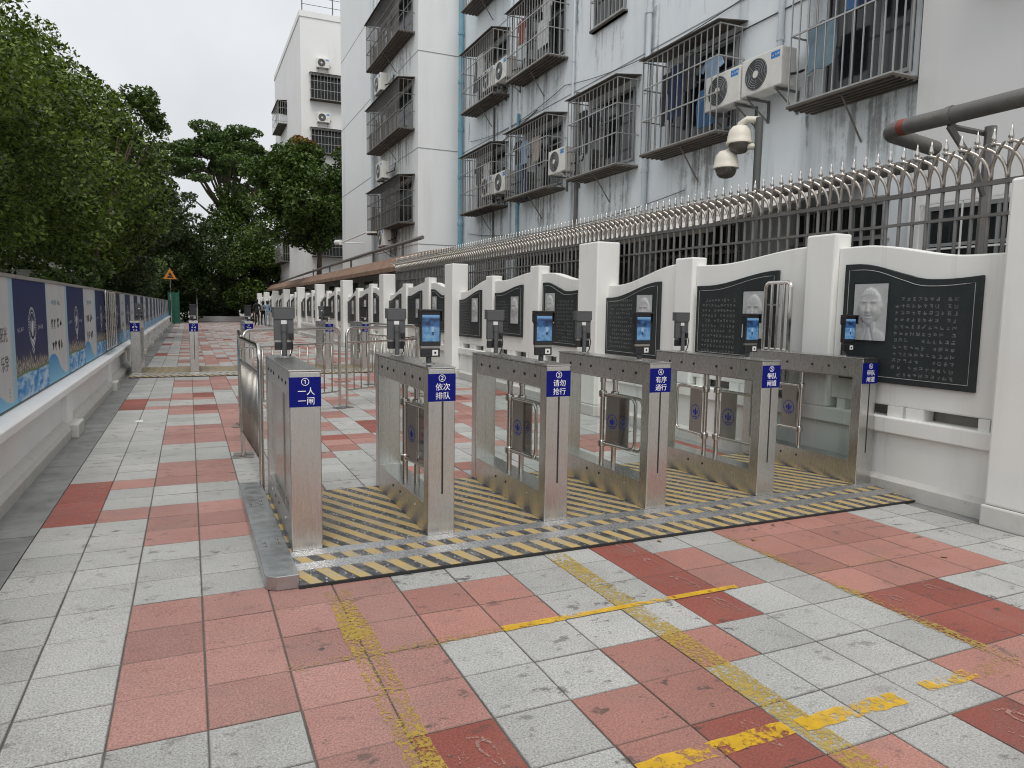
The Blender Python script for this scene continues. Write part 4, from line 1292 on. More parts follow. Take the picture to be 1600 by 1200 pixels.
# ================================================================== CROWD BARRIERS
def barrier(p0, p1, label, h=1.10, nbars=9, r=0.019):
    p0, p1 = Vector((*p0, 0)), Vector((*p1, 0))
    d = p1 - p0; L = d.length
    t = empty('crowd_barrier', p0, math.atan2(d.y, d.x), label=label, cat='barrier', group='steel tube crowd barriers')
    R = 0.11
    pts = [(0, 0, 0.012)]
    for k in range(7):
        a = math.radians(180 - 15 * k); pts.append((R + R * math.cos(a), 0, h - R + R * math.sin(a)))
    for k in range(7):
        a = math.radians(90 - 15 * k); pts.append((L - R + R * math.cos(a), 0, h - R + R * math.sin(a)))
    pts.append((L, 0, 0.012))
    MB().tube(pts, r, 10).build('frame_tube', 'steel_tube', t, smooth=True)
    for z in (h - 0.20, 0.24):
        MB().cyl((0, 0, z), (L, 0, z), 0.0125, n=8).build('rail', 'steel_tube', t, smooth=True)
    bm_ = MB().cyl((0, 0, 0.24), (0, 0, h - 0.20), 0.0085, n=8).mesh('bar')
    bm_.materials.append(MATS['steel_dark']); bm_.polygons.foreach_set('use_smooth', [True] * len(bm_.polygons))
    for k in range(nbars):
        place('bar', bm_, t, (L * (k + 1) / (nbars + 1), 0, 0))
    for x in (0, L):
        MB().box(x - .05, x + .05, -.09, .09, 0.001, 0.011).build('foot_plate', 'steel_dark', t, bevel=0.002)
barrier((0.745, 3.10), (0.70, 4.50), 'steel barrier directly behind gate one', nbars=15)
barrier((0.715, 4.64), (0.79, 6.28), 'second steel barrier in line behind gate one', nbars=13)
barrier((0.84, 6.45), (2.14, 7.44), 'angled steel barrier behind gates one and two', nbars=10)
barrier((2.25, 7.50), (3.55, 8.45), 'angled steel barrier behind gate two, right of the shared post', nbars=10)
barrier((3.62, 8.75), (3.20, 10.3), 'steel barrier seen almost end on past gate two', nbars=12)
# ================================================================== BUILDINGS
def wall_groove(parent, X, y0, y1, z):
    MB().box(X - 0.006, X + 0.004, y0, y1, z - 0.012, z + 0.012).build('joint_line', 'groove', parent)

BA = empty('blue_dormitory', (0, 0, 0), label='pale blue five storey block with caged windows on the right', cat='building')
FXB = 9.05
MB().box(FXB, 16.0, 4.2, 21.6, 0, 19.5).build('wall', 'bluish_facade', BA)
for z in (6.68, 9.83, 13.0):
    wall_groove(BA, FXB, 4.2, 21.6, z)
MB().box(8.93, 16.0, -9, 4.18, 0, 19.5).build('end_wall', 'white_facade', BA)
MB().box(8.70, 8.93, -9, 3.35, 5.2, 19.5).build('end_pier', 'white_facade', BA)
# the projecting stair block
BXB = 7.50
MB().box(BXB, 16.0, 21.6, 27.4, 0, 21.0).build('projecting_wall', 'pale_facade', BA)
MB().box(BXB - 0.12, 16.0, 27.4, 34.2, 0, 21.0).build('stair_tower', 'pale_facade', BA)
for z in (3.55, 6.75, 9.9, 13.1):
    MB().box(BXB - 0.006, BXB + 0.004, 21.6, 27.4, z - .012, z + .012).build('joint_line', 'groove', BA)
    MB().box(BXB, FXB, 21.592, 21.604, z - .012, z + .012).build('joint_line', 'groove', BA)
    MB().box(BXB - 0.126, BXB - 0.116, 27.4, 34.2, z - .012, z + .012).build('joint_line', 'groove', BA)

# windows (dark glass set into a frame) behind each cage
def window(parent, X, y0, y1, z0, z1, mull=2):
    w = MB().box(X - 0.012, X + 0.02, y0, y1, z0, z1).build('window', 'window_dark', parent)
    m = MB()
    for (a, b, c, d) in ((y0, y1, z0, z0 + .05), (y0, y1, z1 - .05, z1), (y0, y0 + .05, z0 + .05, z1 - .05), (y1 - .05, y1, z0 + .05, z1 - .05)):
        m.box(X - 0.04, X - 0.0125, a, b, c, d)
    m.build('window_frame', 'window_frame', w)
    for k in range(1, mull):
        y = y0 + (y1 - y0) * k / mull
        MB().box(X - 0.036, X - 0.013, y - .02, y + .02, z0 + .05, z1 - .05).build('mullion', 'window_frame', w)
    MB().box(X - 0.034, X - 0.013, y0 + .05, y1 - .05, z1 - .5, z1 - .46).build('transom', 'window_frame', w)
    return w

bar_cache = {}
def cage(X, y0, y1, z0, z1, dep, label, roof=True, group='window cages on the blue block', spc=0.155, mname='cage_bar', stay=True, face='x', origin=None):
    """security cage bolted to a wall: local axes x out of the wall (negative), y along, z up"""
    t = empty('window_cage', (X, y0, z0), label=label, cat='window cage', group=group)
    if face == 'y':
        t.location = origin; t.rotation_euler = (0, 0, math.radians(90))
    L, H = y1 - y0, z1 - z0
    key = ('v', round(H, 3), mname)
    if key not in bar_cache:
        me = MB().box(-.008, .008, -.008, .008, 0, H).mesh('bar'); me.materials.append(MATS[mname]); bar_cache[key] = me
    n = max(3, int(L / spc))
    for k in range(n + 1):
        place('bar', bar_cache[key], t, (-dep, L * k / n, 0))
    for k in range(1, 4):
        for yy in (0, L):
            if k * 0.155 < dep:
                place('bar', bar_cache[key], t, (-dep + k * 0.155, yy, 0))
    m = MB()
    for z in (0.012, H * .36, H * .70, H - .012):
        m = MB()
        m.box(-dep - .012, -dep + .012, -.012, L + .012, z - .011, z + .011)
        m.box(-dep + .0122, 0, -.0115, .0115, z - .010, z + .010); m.box(-dep + .0122, 0, L - .0115, L + .0115, z - .010, z + .010)
        m.build('cross_rail', mname, t)
    m = MB()
    m.box(-dep - .02, 0, -.02, L + .02, -.035, -.003)
    for k in range(5):
        m.box(-dep * (k + .5) / 5 - .02, -dep * (k + .5) / 5 + .02, -.018, L + .018, -.055, -.036)
    m.build('base_tray', 'rusty_sheet', t)
    if roof:
        m = MB()
        m.prism([(-dep - 0.08, H + .015), (-dep - 0.08, H + .03), (0, H + .10), (0, H + .085)], 'y', -.05, L + .05)
        m.build('roof_sheet', 'rusty_sheet', t)
    if stay:
        m = MB()
        m.cyl((-dep * .8, L * .5, -.04), (-.01, L * .5, -.62), 0.014, n=6)
        m.build('stay_rod', 'steel_pipe', t)
    return t

def garment(X, y, z, kind, colr, label, sc=1.0):
    r = random.Random(hash((round(X, 2), round(y, 2), round(z, 2))) & 0xffff)
    if kind == 'shirt':
        out = [(-.11, 0), (-.20, -.05), (-.30, -.22), (-.22, -.27), (-.17, -.17), (-.19, -.62), (.19, -.62), (.17, -.17), (.22, -.27), (.30, -.22), (.20, -.05), (.11, 0), (0, -.04)]
    elif kind == 'trousers':
        out = [(-.18, 0), (-.20, -.5), (-.21, -.95), (-.06, -.95), (-.02, -.38), (.02, -.38), (.06, -.95), (.21, -.95), (.20, -.5), (.18, 0)]
    else:
        out = [(-.24, 0), (-.25, -.3), (-.24, -.62), (-.08, -.66), (.08, -.63), (.24, -.66), (.25, -.3), (.24, 0)]
    mb = MB(); n = len(out)
    ph = r.uniform(0, 6)
    f = lambda a, b: 0.022 * math.sin(a * 16 + ph) * min(1, -b * 3) + 0.015 * math.sin(b * 9 + ph)
    mb.add([(X + f(a, b) * sc, y + a * sc, z + b * sc) for a, b in out] + [(X + .018 + f(a, b) * sc, y + a * sc, z + b * sc) for a, b in out],
           [tuple(range(n - 1, -1, -1)), tuple(range(n, 2 * n))] + [(k, (k + 1) % n, n + (k + 1) % n, n + k) for k in range(n)])
    o = mb.build('hanging_garment', 'garment_' + colr)
    c = o.location
    tag(o, label, 'garment', 'laundry hung in the window cages')
    m = MB(); m.tube([(X + .009, y - .2 * sc, z - .045), (X + .009, y, z + .03), (X + .009, y + .2 * sc, z - .045)], .005, 5)
    m.build('hanger', 'ac_dark', o)
    return o

CX = FXB - 0.002
D = 0.55
names = {0: 'farthest', 1: 'fourth', 2: 'third', 3: 'second', 4: 'nearest'}
cols = {0: (17.50, 20.15), 1: (13.95, 16.48), 2: (10.72, 12.85), 3: (7.58, 9.80), 4: (3.98, 5.97)}
for row, (z0, z1, rn) in enumerate(((4.44, 6.20, 'first caged floor'), (7.62, 9.40, 'second caged floor'), (10.78, 12.5, 'third caged floor'))):
    for c, (a, b) in cols.items():
        if row >= 1 and c in (2, 3, 4): continue
        if row == 2 and c == 1: continue
        hi = 7.2 if c == 4 else z1
        a2, b2 = (4.22, b) if c == 4 else (a, b)
        window(BA, FXB, a2 + .15, b2 - .15, z0 + .15, hi - .1, 3)
        cage(CX, a2, b2, z0, hi, D, '%s window cage from the camera on the %s of the blue block' % (names[c], rn), roof=True)
# upper flush barred window
window(BA, FXB, 11.35, 12.65, 7.85, 9.5, 2)
cage(CX, 11.3, 12.7, 7.8, 9.55, 0.10, 'flat barred window high on the blue block above the third cage', roof=False, stay=False)
# ground floor windows seen through the fence
for q, (a, b) in enumerate(((4.6, 6.2), (7.4, 9.9), (10.8, 13.0), (14.0, 16.6), (17.6, 20.2))):
    window(BA, FXB, a, b, 1.15, 2.95, 3)
    cage(CX, a - .05, b + .05, 1.1, 3.0, 0.14, 'ground floor barred window seen through the fence, %s from the camera' % ORD[q], roof=False, stay=False)

# laundry: (cage column, z top, list of (y, kind, colour, depth))
L_ = [(3, 5.9, 9.35, 'trousers', 'charcoal', 'dark trousers hung left in the second cage'), (3, 5.95, 9.0, 'trousers', 'navy', 'navy trousers beside dark ones in the second cage'),
      (3, 6.0, 8.55, 'shirt', 'charcoal', 'black shirt in the middle of the second cage'), (3, 5.85, 8.05, 'shirt', 'light blue', 'pale blue shirt at the right of the second cage'),
      (3, 5.3, 8.1, 'towel', 'denim blue', 'blue patterned towel low in the second cage'),
      (4, 6.6, 5.45, 'shirt', 'beige', 'beige shirt hung left in the nearest cage'), (4, 6.55, 5.2, 'towel', 'white', 'white towel beside the beige shirt in nearest cage'),
      (4, 6.5, 4.95, 'trousers', 'denim blue', 'long blue jeans in the nearest cage'), (4, 6.45, 4.75, 'trousers', 'navy', 'navy trousers next to the jeans in nearest cage'),
      (4, 6.25, 4.45, 'shirt', 'white', 'white shirt at the right end of the nearest cage'), (4, 5.55, 5.6, 'towel', 'teal', 'teal cloth low at left in the nearest cage'),
      (2, 5.9, 12.4, 'trousers', 'charcoal', 'black trousers hung left in the third cage'), (2, 5.8, 12.05, 'shirt', 'charcoal', 'black shirt in the third cage'),
      (1, 6.0, 16.1, 'shirt', 'charcoal', 'black shirt hung left in the fourth cage'), (1, 5.9, 15.6, 'shirt', 'light blue', 'grey blue shirt in the fourth cage'),
      (1, 5.9, 15.1, 'towel', 'beige', 'beige towel in the fourth cage'), (1, 5.3, 15.7, 'trousers', 'navy', 'navy trousers low in the fourth cage'),
      (1, 9.1, 15.9, 'shirt', 'rust red', 'red patterned shirt in the upper fourth cage'), (1, 9.2, 14.6, 'shirt', 'white', 'white printed shirt in the upper fourth cage'),
      (1, 8.7, 14.7, 'towel', 'white', 'white towel below the printed shirt, upper fourth cage'), (1, 9.1, 15.4, 'trousers', 'charcoal', 'dark trousers in the upper fourth cage'),
      (0, 5.9, 19.2, 'shirt', 'charcoal', 'dark shirt in the farthest cage, first caged floor'), (0, 5.8, 18.4, 'shirt', 'white', 'white shirt in the farthest cage, first caged floor'),
      (0, 9.1, 18.9, 'towel', 'white', 'white towel in the upper farthest cage'), (0, 9.1, 19.4, 'trousers', 'charcoal', 'dark trousers in the upper farthest cage')]
for q, (c, z, y, kd, co, lb) in enumerate(L_):
    garment(FXB - 0.30 - 0.05 * (q % 3), y, z, kd, co, lb)

# cages on the projecting block (older, rustier)
for q, (z0, z1, nm) in enumerate(((4.30, 5.85, 'lowest'), (7.45, 9.05, 'middle'), (10.6, 12.3, 'highest'))):
    window(BA, BXB, 22.2, 26.6, z0 + .1, z1 - .1, 4)
    cage(BXB - .002, 22.0, 26.8, z0, z1, 0.55, '%s rusty window cage on the projecting grey block' % nm, spc=0.14, group='window cages on the projecting block', mname='iron_bar')
    # rusted mesh sheet over the lower half of the front
    for kk in range(9):
        yy = 22.7 + 0.42 * kk
        MB().box(BXB - .545, BXB - .535, yy, yy + .05 + .30 * ((kk * 7 + q * 3) % 5) / 4, z0 + .03, z0 + .5 + .45 * ((kk * 5 + q) % 4) / 3).build('cage_infill', 'rusty_sheet', BA)

# air conditioners
def ac_unit(X, y, z, label, w=0.84, h=0.57, d=0.30, dirx=True, rot=0.0):
    t = empty('air_conditioner', (X, y, z), rot, label=label, cat='air conditioner', group='outdoor air conditioning units')
    case = MB().box(0, d, 0, w, 0, h).build('casing', 'ac_case', t, bevel=0.018)
    fy = w * 0.62
    r0 = h * 0.42
    MB().cyl((-0.004, fy, h * .5), (0.02, fy, h * .5), r0, n=28).build('fan_opening', 'ac_dark', t)
    m = MB()
    for k in range(1, 8):
        rr = r0 * k / 7.2
        m.tube([(-0.010, fy + rr * math.cos(6.2832 * q / 24), h * .5 + rr * math.sin(6.2832 * q / 24)) for q in range(24)], 0.0042, 4, closed=True)
    for k in range(8):
        a = k * math.pi / 4
        m.cyl((-0.009, fy, h * .5), (-0.009, fy + r0 * math.cos(a), h * .5 + r0 * math.sin(a)), 0.004, n=4)
    m.build('fan_grille', 'ac_fan', t)
    MB().cyl((-0.018, fy, h * .5), (-0.006, fy, h * .5), 0.055, n=16).build('fan_cap', 'ac_case', t)
    m = MB(); m.box(-0.002, 0.002, 0.04, 0.22, h - .15, h - .05); m.build('brand_label', 'ac_label', t)
    r = random.Random(5); g_ = MB(); glyphs(g_, 0, 0, 0.045, 3, 1, r, lambda a, b: (-0.0035, 0.20 - a, h - .12 + b), skip=0, th=.18)
    tag(g_.build('label_marks', 'sticker_white', t), kind='stuff')
    m = MB()
    for yy in (0.10, w - 0.14):
        m.box(0.0, d + .20, yy, yy + .035, -.045, -.012); m.box(d + .165, d + .20, yy, yy + .035, -.36, -.0455)
        m.tube([(0.04, yy + .017, -.045), (d + .17, yy + .017, -.34)], .013, 5)
    m.build('bracket', 'iron_bar', t)
    m = MB()
    m.tube([(d * .6, -.005, h * .3), (d * .7, -.09, h * .28), (d + .14, -.10, h * .45), (d + .19, -.10, h * .9)], .02, 7)
    m.build('hose', 'black_plastic', t)
    return t
AX = FXB - 0.50
for (y, z, lb) in ((7.10, 4.82, 'air conditioner with big fan beside the second cage'), (6.20, 4.84, 'air conditioner with blue label left of the nearest cage'),
                   (13.08, 4.70, 'single air conditioner between the third and fourth cages'), (17.62, 7.86, 'left one of the upper pair of air conditioners'),
                   (16.62, 7.84, 'right one of the upper pair of air conditioners'), (17.62, 4.75, 'left one of the lower pair of air conditioners'),
                   (16.58, 4.73, 'right one of the lower pair of air conditioners')):
    ac_unit(AX, y, z, lb, w=0.86)
for (y, z, nm) in ((24.6, 9.35, 'top'), (24.4, 6.15, 'middle'), (24.2, 3.66, 'bottom')):
    ac_unit(BXB - .55, y, z, '%s air conditioner on the projecting grey block' % nm, w=0.9, h=0.62)

# pipes on the facade (each its own part)
def pipe(parent, pts, r, mname, name='drain_pipe', collars=True):
    p = MB(); p.tube(pts, r, 10)
    o = p.build(name, mname, parent, smooth=True)
    if collars:
        (x, y, z0), (_, _, z1) = pts[0], pts[-1]
        z = min(z0, z1) + .8
        while z < max(z0, z1):
            MB().cyl((x, y, z), (x, y, z + .09), r * 1.22, n=10).build('collar', mname, o); z += 1.57
    return o
pipe(BA, [(FXB - .12, 21.35, 0.3), (FXB - .12, 21.35, 19)], 0.085, 'teal_pipe')
pipe(BA, [(FXB - .06, 17.3, 0.3), (FXB - .06, 17.3, 19)], 0.035, 'pale_pipe')
pipe(BA, [(FXB - .06, 16.75, 0.3), (FXB - .06, 16.75, 6.9)], 0.045, 'teal_pipe')
pipe(BA, [(FXB - .08, 10.35, 0.3), (FXB - .08, 10.35, 19)], 0.06, 'pale_pipe')
pipe(BA, [(FXB - .06, 13.55, 0.3), (FXB - .06, 13.55, 19)], 0.035, 'pale_pipe')
pipe(BA, [(FXB - .05, 13.3, 0.3), (FXB - .05, 13.3, 6.6)], 0.05, 'steel_pipe', collars=False)
pipe(BA, [(FXB - .05, 6.72, 4.9), (FXB - .05, 6.72, 9.5)], 0.05, 'pale_pipe')
pipe(BA, [(FXB - .035, 18.6, 0.3), (FXB - .035, 18.6, 7.5)], 0.03, 'steel_pipe', collars=False)
pipe(BA, [(BXB - .20, 27.32, 0.3), (BXB - .20, 27.32, 20)], 0.07, 'pale_pipe')
for (ya, za, yb, zb) in ((9.2, 6.15, 6.0, 6.18), (6.5, 6.38, 5.4, 6.42), (18.2, 6.35, 15.6, 6.75)):
    MB().cyl((FXB - .02, ya, za), (FXB - .02, yb, zb), 0.012, n=5).build('cable', 'ac_dark', BA)

window(BA, 8.93, 1.2, 3.9, 0.9, 2.75, 3)
cage(8.925, 1.15, 3.95, 0.85, 2.8, 0.10, 'white barred ground floor window behind the fence at far right', roof=False, stay=False, spc=0.28, mname='sticker_white')
# rain and rust runs under cages and units
def streak(y0, y1, z0, z1, mm, X=None):
    X = FXB - 0.004 if X is None else X
    m = MB(); m.quad((X, y0, z0), (X, y1, z0), (X, y1, z1), (X, y0, z1))
    o = m.build('stain', mm, BA)
for c, (a, b) in cols.items():
    streak(a + .1, b - .05, 3.1, 4.40, 'streak_grey')
    streak(a + .3, b - .6, 3.3, 4.40, 'streak_rust', FXB - 0.006)
for (a, b, z0, z1, mm) in ((14.0, 16.5, 6.3, 7.58, 'streak_grey'), (17.5, 20.1, 6.3, 7.58, 'streak_grey'), (14.6, 16.0, 6.5, 7.58, 'streak_rust'),
                           (6.0, 6.5, 3.3, 5.0, 'streak_dark'), (7.0, 7.5, 3.4, 4.7, 'streak_grey'), (13.0, 13.7, 5.4, 9.0, 'streak_dark'),
                           (16.4, 17.2, 5.6, 8.0, 'streak_grey'), (11.2, 12.8, 6.4, 7.75, 'streak_rust'), (10.0, 10.7, 4.0, 7.5, 'streak_grey'),
                           (18.3, 18.9, 3.0, 7.4, 'streak_dark'), (5.9, 6.4, 4.4, 9.0, 'streak_grey'), (8.0, 10.2, 6.9, 9.4, 'streak_grey')):
    streak(a, b, z0, z1, mm, FXB - 0.008)
for (z0, z1) in ((3.0, 4.25), (6.0, 7.4), (9.2, 10.5)):
    streak(22.0, 26.8, z0, z1, 'streak_grey', BXB - 0.004)
    streak(22.4, 25.6, z0 + .2, z1, 'streak_rust', BXB - 0.006)
for (ya, za, yb, zb, sag) in ((20.6, 6.9, 14.0, 6.95, .25), (14.0, 6.95, 6.6, 6.8, .3), (20.8, 3.9, 9.0, 3.7, .35)):
    pts = [(FXB - .05, ya + (yb - ya) * k / 14, za + (zb - za) * k / 14 - sag * 4 * (k / 14) * (1 - k / 14)) for k in range(15)]
    MB().tube(pts, .009, 5).build('cable', 'ac_dark', BA)

# lean-to roofs between fence and block
lr = empty('lean_to_roof', (0, 0, 0), label='grey corrugated lean-to roof behind the spiked fence', cat='roof')
m = MB(); pts = []
n = 120
for k in range(n + 1):
    y = 4.9 + 11.6 * k / n
    z = 0.022 * math.cos(k * math.pi)
    pts.append((y, z))
for k in range(n):
    (ya, za), (yb, zb) = pts[k], pts[k + 1]
    m.quad((6.35, ya, 2.50 + za), (6.35, yb, 2.50 + zb), (9.04, yb, 3.25 + zb), (9.04, ya, 3.25 + za))
m.build('roof_sheet', 'lean_roof', lr)
MB().box(6.33, 6.37, 4.9, 16.5, 2.40, 2.46).build('eave_beam', 'rusty_sheet', lr)
for y in (5.2, 8.8, 12.5, 16.2):
    MB().cyl((6.38, y, 0), (6.38, y, 2.42), 0.035, n=8).build('post', 'pole_grey', lr)
rr_ = empty('rusty_shed', (0, 0, 0), label='long low shed with rusty eave behind the far part of the right wall', cat='shed')
MB().box(6.35, 7.3, 17.6, 58, 0, 2.5).build('wall', 'concrete', rr_)
m = MB(); m.prism([(5.95, 2.46), (5.95, 2.60), (6.3, 2.95), (7.35, 3.15), (7.35, 2.62)], 'y', 17.4, 58.2)
m.build('roof', 'rust_roof', rr_)
for k in range(16):
    MB().box(6.338, 6.352, 18.4 + k * 2.5, 19.7 + k * 2.5, 1.5, 2.3).build('window', 'window_dark', rr_)

# big service pipe on brackets
sp = empty('service_pipe', (0, 0, 0), label='thick grey steel pipe with elbow running in at the top right', cat='pipe')
pts = [(6.5, -3.0, 3.17), (6.5, 2.50, 3.16)]
for k in range(1, 7):
    a = math.radians(15 * k); pts.append((6.5 + 0.14 * (1 - math.cos(a)), 2.50 + 0.14 * math.sin(a), 3.16 - 0.02 * k / 6))
pts += [(7.25, 2.65, 3.08)]
MB().tube(pts, 0.075, 14).build('main_pipe', 'steel_pipe', sp, smooth=True)
MB().tube([(6.5, 2.40, 3.16), (6.5, 2.47, 3.16)], 0.0765, 14).build('red_band', 'red_paint', sp, smooth=True)
MB().tube([(6.5, 1.95, 3.16), (6.5, 2.0, 3.16)], 0.084, 14).build('clamp_ring', 'iron_bar', sp, smooth=True)
MB().tube([(7.25, 2.65, 2.95), (7.25, 9.5, 2.93)], 0.07, 12).build('rear_pipe', 'steel_pipe', sp, smooth=True)
m = MB(); m.tube([(6.5, 1.98, 3.07), (6.75, 1.9, 2.75), (6.95, 1.9, 2.45)], 0.03, 6); m.tube([(6.5, 1.98, 3.07), (6.95, 1.95, 3.05)], 0.025, 6)
m.build('bracket', 'iron_bar', sp)
MB().cyl((6.95, 1.9, 0), (6.95, 1.9, 3.1), 0.05, n=8).build('pipe_post', 'iron_bar', sp)
# pipe run along the far shed
MB_ = empty('roof_pipe', (0, 0, 0), label='long thin pipe above the far shed roof', cat='pipe')
MB().tube([(6.55, 18.0, 3.42), (6.5, 24, 3.38), (6.55, 40, 3.25), (6.6, 55, 3.1)], 0.06, 8).build('pipe_run', 'steel_pipe', MB_, smooth=True)
for y in (20, 24, 28, 33, 38):
    MB().box(6.5, 6.56, y, y + .08, 2.9, 3.36).build('pipe_foot', 'iron_bar', MB_)
MB().tube([(6.52, 22.6, 3.39), (6.52, 23.0, 3.385)], 0.064, 8).build('red_joint', 'red_paint', MB_)

# beyond: white block C
BC = empty('white_tower_block', (0, 0, 0), label='white block with rooftop railing in the centre background', cat='building')
MB().box(7.15, 15.0, 46.0, 60.5, 0, 19.4).build('wall', 'white_facade', BC)
MB().box(7.10, 15.05, 45.95, 60.55, 19.4, 19.75).build('parapet', 'white_facade', BC)
m = MB()
for x in (7.3, 9.2, 11.2, 13.2):
    m.cyl((x, 46.1, 19.75), (x, 46.1, 21.6), .035, n=5)
m.build('rail_posts', 'pole_grey', BC)
for z in (20.2, 20.7, 21.2, 21.55):
    MB().cyl((7.3, 46.1, z), (13.2, 46.1, z), .018, n=5).build('roof_rail', 'pole_grey', BC)
for q, (z0, z1) in enumerate(((1.2, 3.0), (4.6, 6.2), (7.9, 9.4), (11.1, 12.6), (14.4, 15.95))):
    w = MB().box(7.75, 10.9, 45.985, 46.02, z0, z1).build('window', 'window_dark', BC)
    cage(0, 0, 3.3, z0, z1, 0.45, '%s barred balcony cage on the front of the far white block' % ORD[q], group='cages on the far white block', face='y', origin=(11.0, 45.99, z0), spc=0.2, stay=False)
    wb = MB().box(7.14, 7.16, 53, 57, z0, z1).build('window', 'window_dark', BC)
    cage(7.148, 53, 57, z0, z1, 0.6, '%s cage on the receding side of the far white block' % ORD[q], group='cages on the far white block', spc=0.35, stay=False)
    if q > 0:
        t = ac_unit(8.9, 45.72, z1 + 0.45, '%s air conditioner on the front of the far white block' % ORD[q - 1], w=0.8, rot=math.radians(90))
# weathered utility panel low on the side
MB().box(6.95, 7.14, 48, 50, 5.6, 8.2).build('meter_cabinet', 'pole_grey', BC)
# house glimpsed above the left wall
hs = empty('small_house', (0, 0, 0), label='small white roofed house glimpsed above the left wall under the trees', cat='house')
MB().box(-7.0, -3.4, 22.0, 30.0, 0, 2.3).build('wall', 'white_facade', hs)
m = MB(); m.prism([(-7.4, 2.28), (-7.4, 2.42), (-5.2, 3.2), (-3.0, 2.42), (-3.0, 2.28), (-5.2, 3.0)], 'y', 21.6, 30.4)
m.build('roof', 'white_paint', hs)
for y in (23.5, 26.5):
    MB().box(-3.41, -3.385, y, y + 1.2, 1.1, 2.0).build('window', 'window_dark', hs)
# ================================================================== TREES
def leaf_cloud(centers, radii, n_per, size, seed, flat=0.75, up=0.35):
    """leaf faces through a set of clumps -> (verts, faces, rnd)"""
    r = np.random.RandomState(seed)
    P = []
    for (c, rad, n) in zip(centers, radii, n_per):
        d = r.normal(size=(n, 3)); d /= np.linalg.norm(d, axis=1)[:, None]
        k = rad * (0.55 + 0.45 * r.rand(n) ** 0.6)
        d *= k[:, None]; d[:, 2] *= flat
        P.append(d + np.array(c))
    P = np.concatenate(P)
    n = len(P)
    nn = r.normal(size=(n, 3)); nn[:, 2] = np.abs(nn[:, 2]) + up; nn /= np.linalg.norm(nn, axis=1)[:, None]
    t = np.cross(nn, r.normal(size=(n, 3))); t /= np.linalg.norm(t, axis=1)[:, None]
    b = np.cross(nn, t)
    s = size * (0.6 + 0.8 * r.rand(n))[:, None]
    v = np.empty((n, 4, 3))
    v[:, 0] = P - t * s * 0.5
    v[:, 1] = P + b * s * 0.27 - nn * s * 0.06
    v[:, 2] = P + t * s * 0.5 - nn * s * 0.12
    v[:, 3] = P - b * s * 0.27 - nn * s * 0.06
    return v.reshape(-1, 3), n, r.rand(n)

def leaf_mesh(name, v, n, rnd, mname):
    me = bpy.data.meshes.new(name)
    me.vertices.add(n * 4); me.vertices.foreach_set('co', v.astype(np.float32).ravel())
    me.loops.add(n * 4); me.loops.foreach_set('vertex_index', np.arange(n * 4, dtype=np.int32))
    me.polygons.add(n); me.polygons.foreach_set('loop_start', np.arange(0, n * 4, 4, dtype=np.int32))
    me.polygons.foreach_set('loop_total', np.full(n, 4, dtype=np.int32))
    me.update(calc_edges=True)
    a = me.attributes.new('leafrnd', 'FLOAT', 'FACE'); a.data.foreach_set('value', rnd.astype(np.float32))
    me.materials.append(MATS[mname])
    return me

def tree(name, base, h, trunk_h, crown, seed, label, mname='leaf_ficus', clumps=60, leaves=26000, size=0.11, clump_r=0.9, trunk_r=0.16,
         flat=0.75, group=None, lean=(0, 0), shell=0.55, limbs=9, umbrella=False, flowers=0):
    """crown = (cx, cy, cz, rx, ry, rz) relative to base"""
    r = random.Random(seed)
    t = empty(name, base, label=label, cat='tree', group=group)
    cx, cy, cz, rx, ry, rz = crown
    C, R = [], []
    for k in range(clumps):
        while True:
            d = Vector((r.uniform(-1, 1), r.uniform(-1, 1), r.uniform(-1, 1)))
            if shell < d.length < 1: break
        if umbrella:
            d.z = abs(d.z) * 0.55 - 0.9 * (d.x ** 2 + d.y ** 2) * 0.5 + r.uniform(-.25, .1)
        C.append((cx + d.x * rx, cy + d.y * ry, cz + d.z * rz)); R.append(clump_r * r.uniform(0.6, 1.25))
    tot = sum(x ** 2 for x in R)
    npr = [max(30, int(leaves * x ** 2 / tot)) for x in R]
    v, n, rn = leaf_cloud(C, R, npr, size, seed, flat)
    place('crown', leaf_mesh('crown', v, n, rn, mname), t)
    if flowers:
        top = sorted(range(clumps), key=lambda k: -C[k][2])[:flowers]
        fc = [(C[k][0], C[k][1], C[k][2] + R[k] * flat * 0.8) for k in top]
        v, n, rn = leaf_cloud(fc, [R[k] * 0.45 for k in top], [260] * len(top), size * 0.8, seed + 5, 0.5)
        place('blossom', leaf_mesh('blossom', v, n, rn, 'flower'), t)
    m = MB()
    fork = Vector((lean[0] * .6, lean[1] * .6, trunk_h))
    m.tube([(0, 0, -0.05), (lean[0] * .1, lean[1] * .1, trunk_h * .3), (lean[0] * .35 + r.uniform(-.1, .1), lean[1] * .35, trunk_h * .7), fork],
           [trunk_r * 1.35, trunk_r, trunk_r * .92, trunk_r * .85], 9)
    m.build('trunk', 'bark', t, smooth=True)
    m = MB()
    idx = list(range(clumps)); r.shuffle(idx)
    for k in idx[:limbs]:
        e = Vector(C[k])
        mid = fork.lerp(e, 0.5) + Vector((r.uniform(-.3, .3), r.uniform(-.3, .3), (-0.10 if umbrella else 0.25) * rz))
        m.tube([fork, fork.lerp(mid, .5) + Vector((0, 0, .1)), mid, mid.lerp(e, .6), e], [trunk_r * .6, trunk_r * .48, trunk_r * .36, trunk_r * .22, trunk_r * .08], 6)
    m.build('limbs', 'bark', t, smooth=True)
    return t

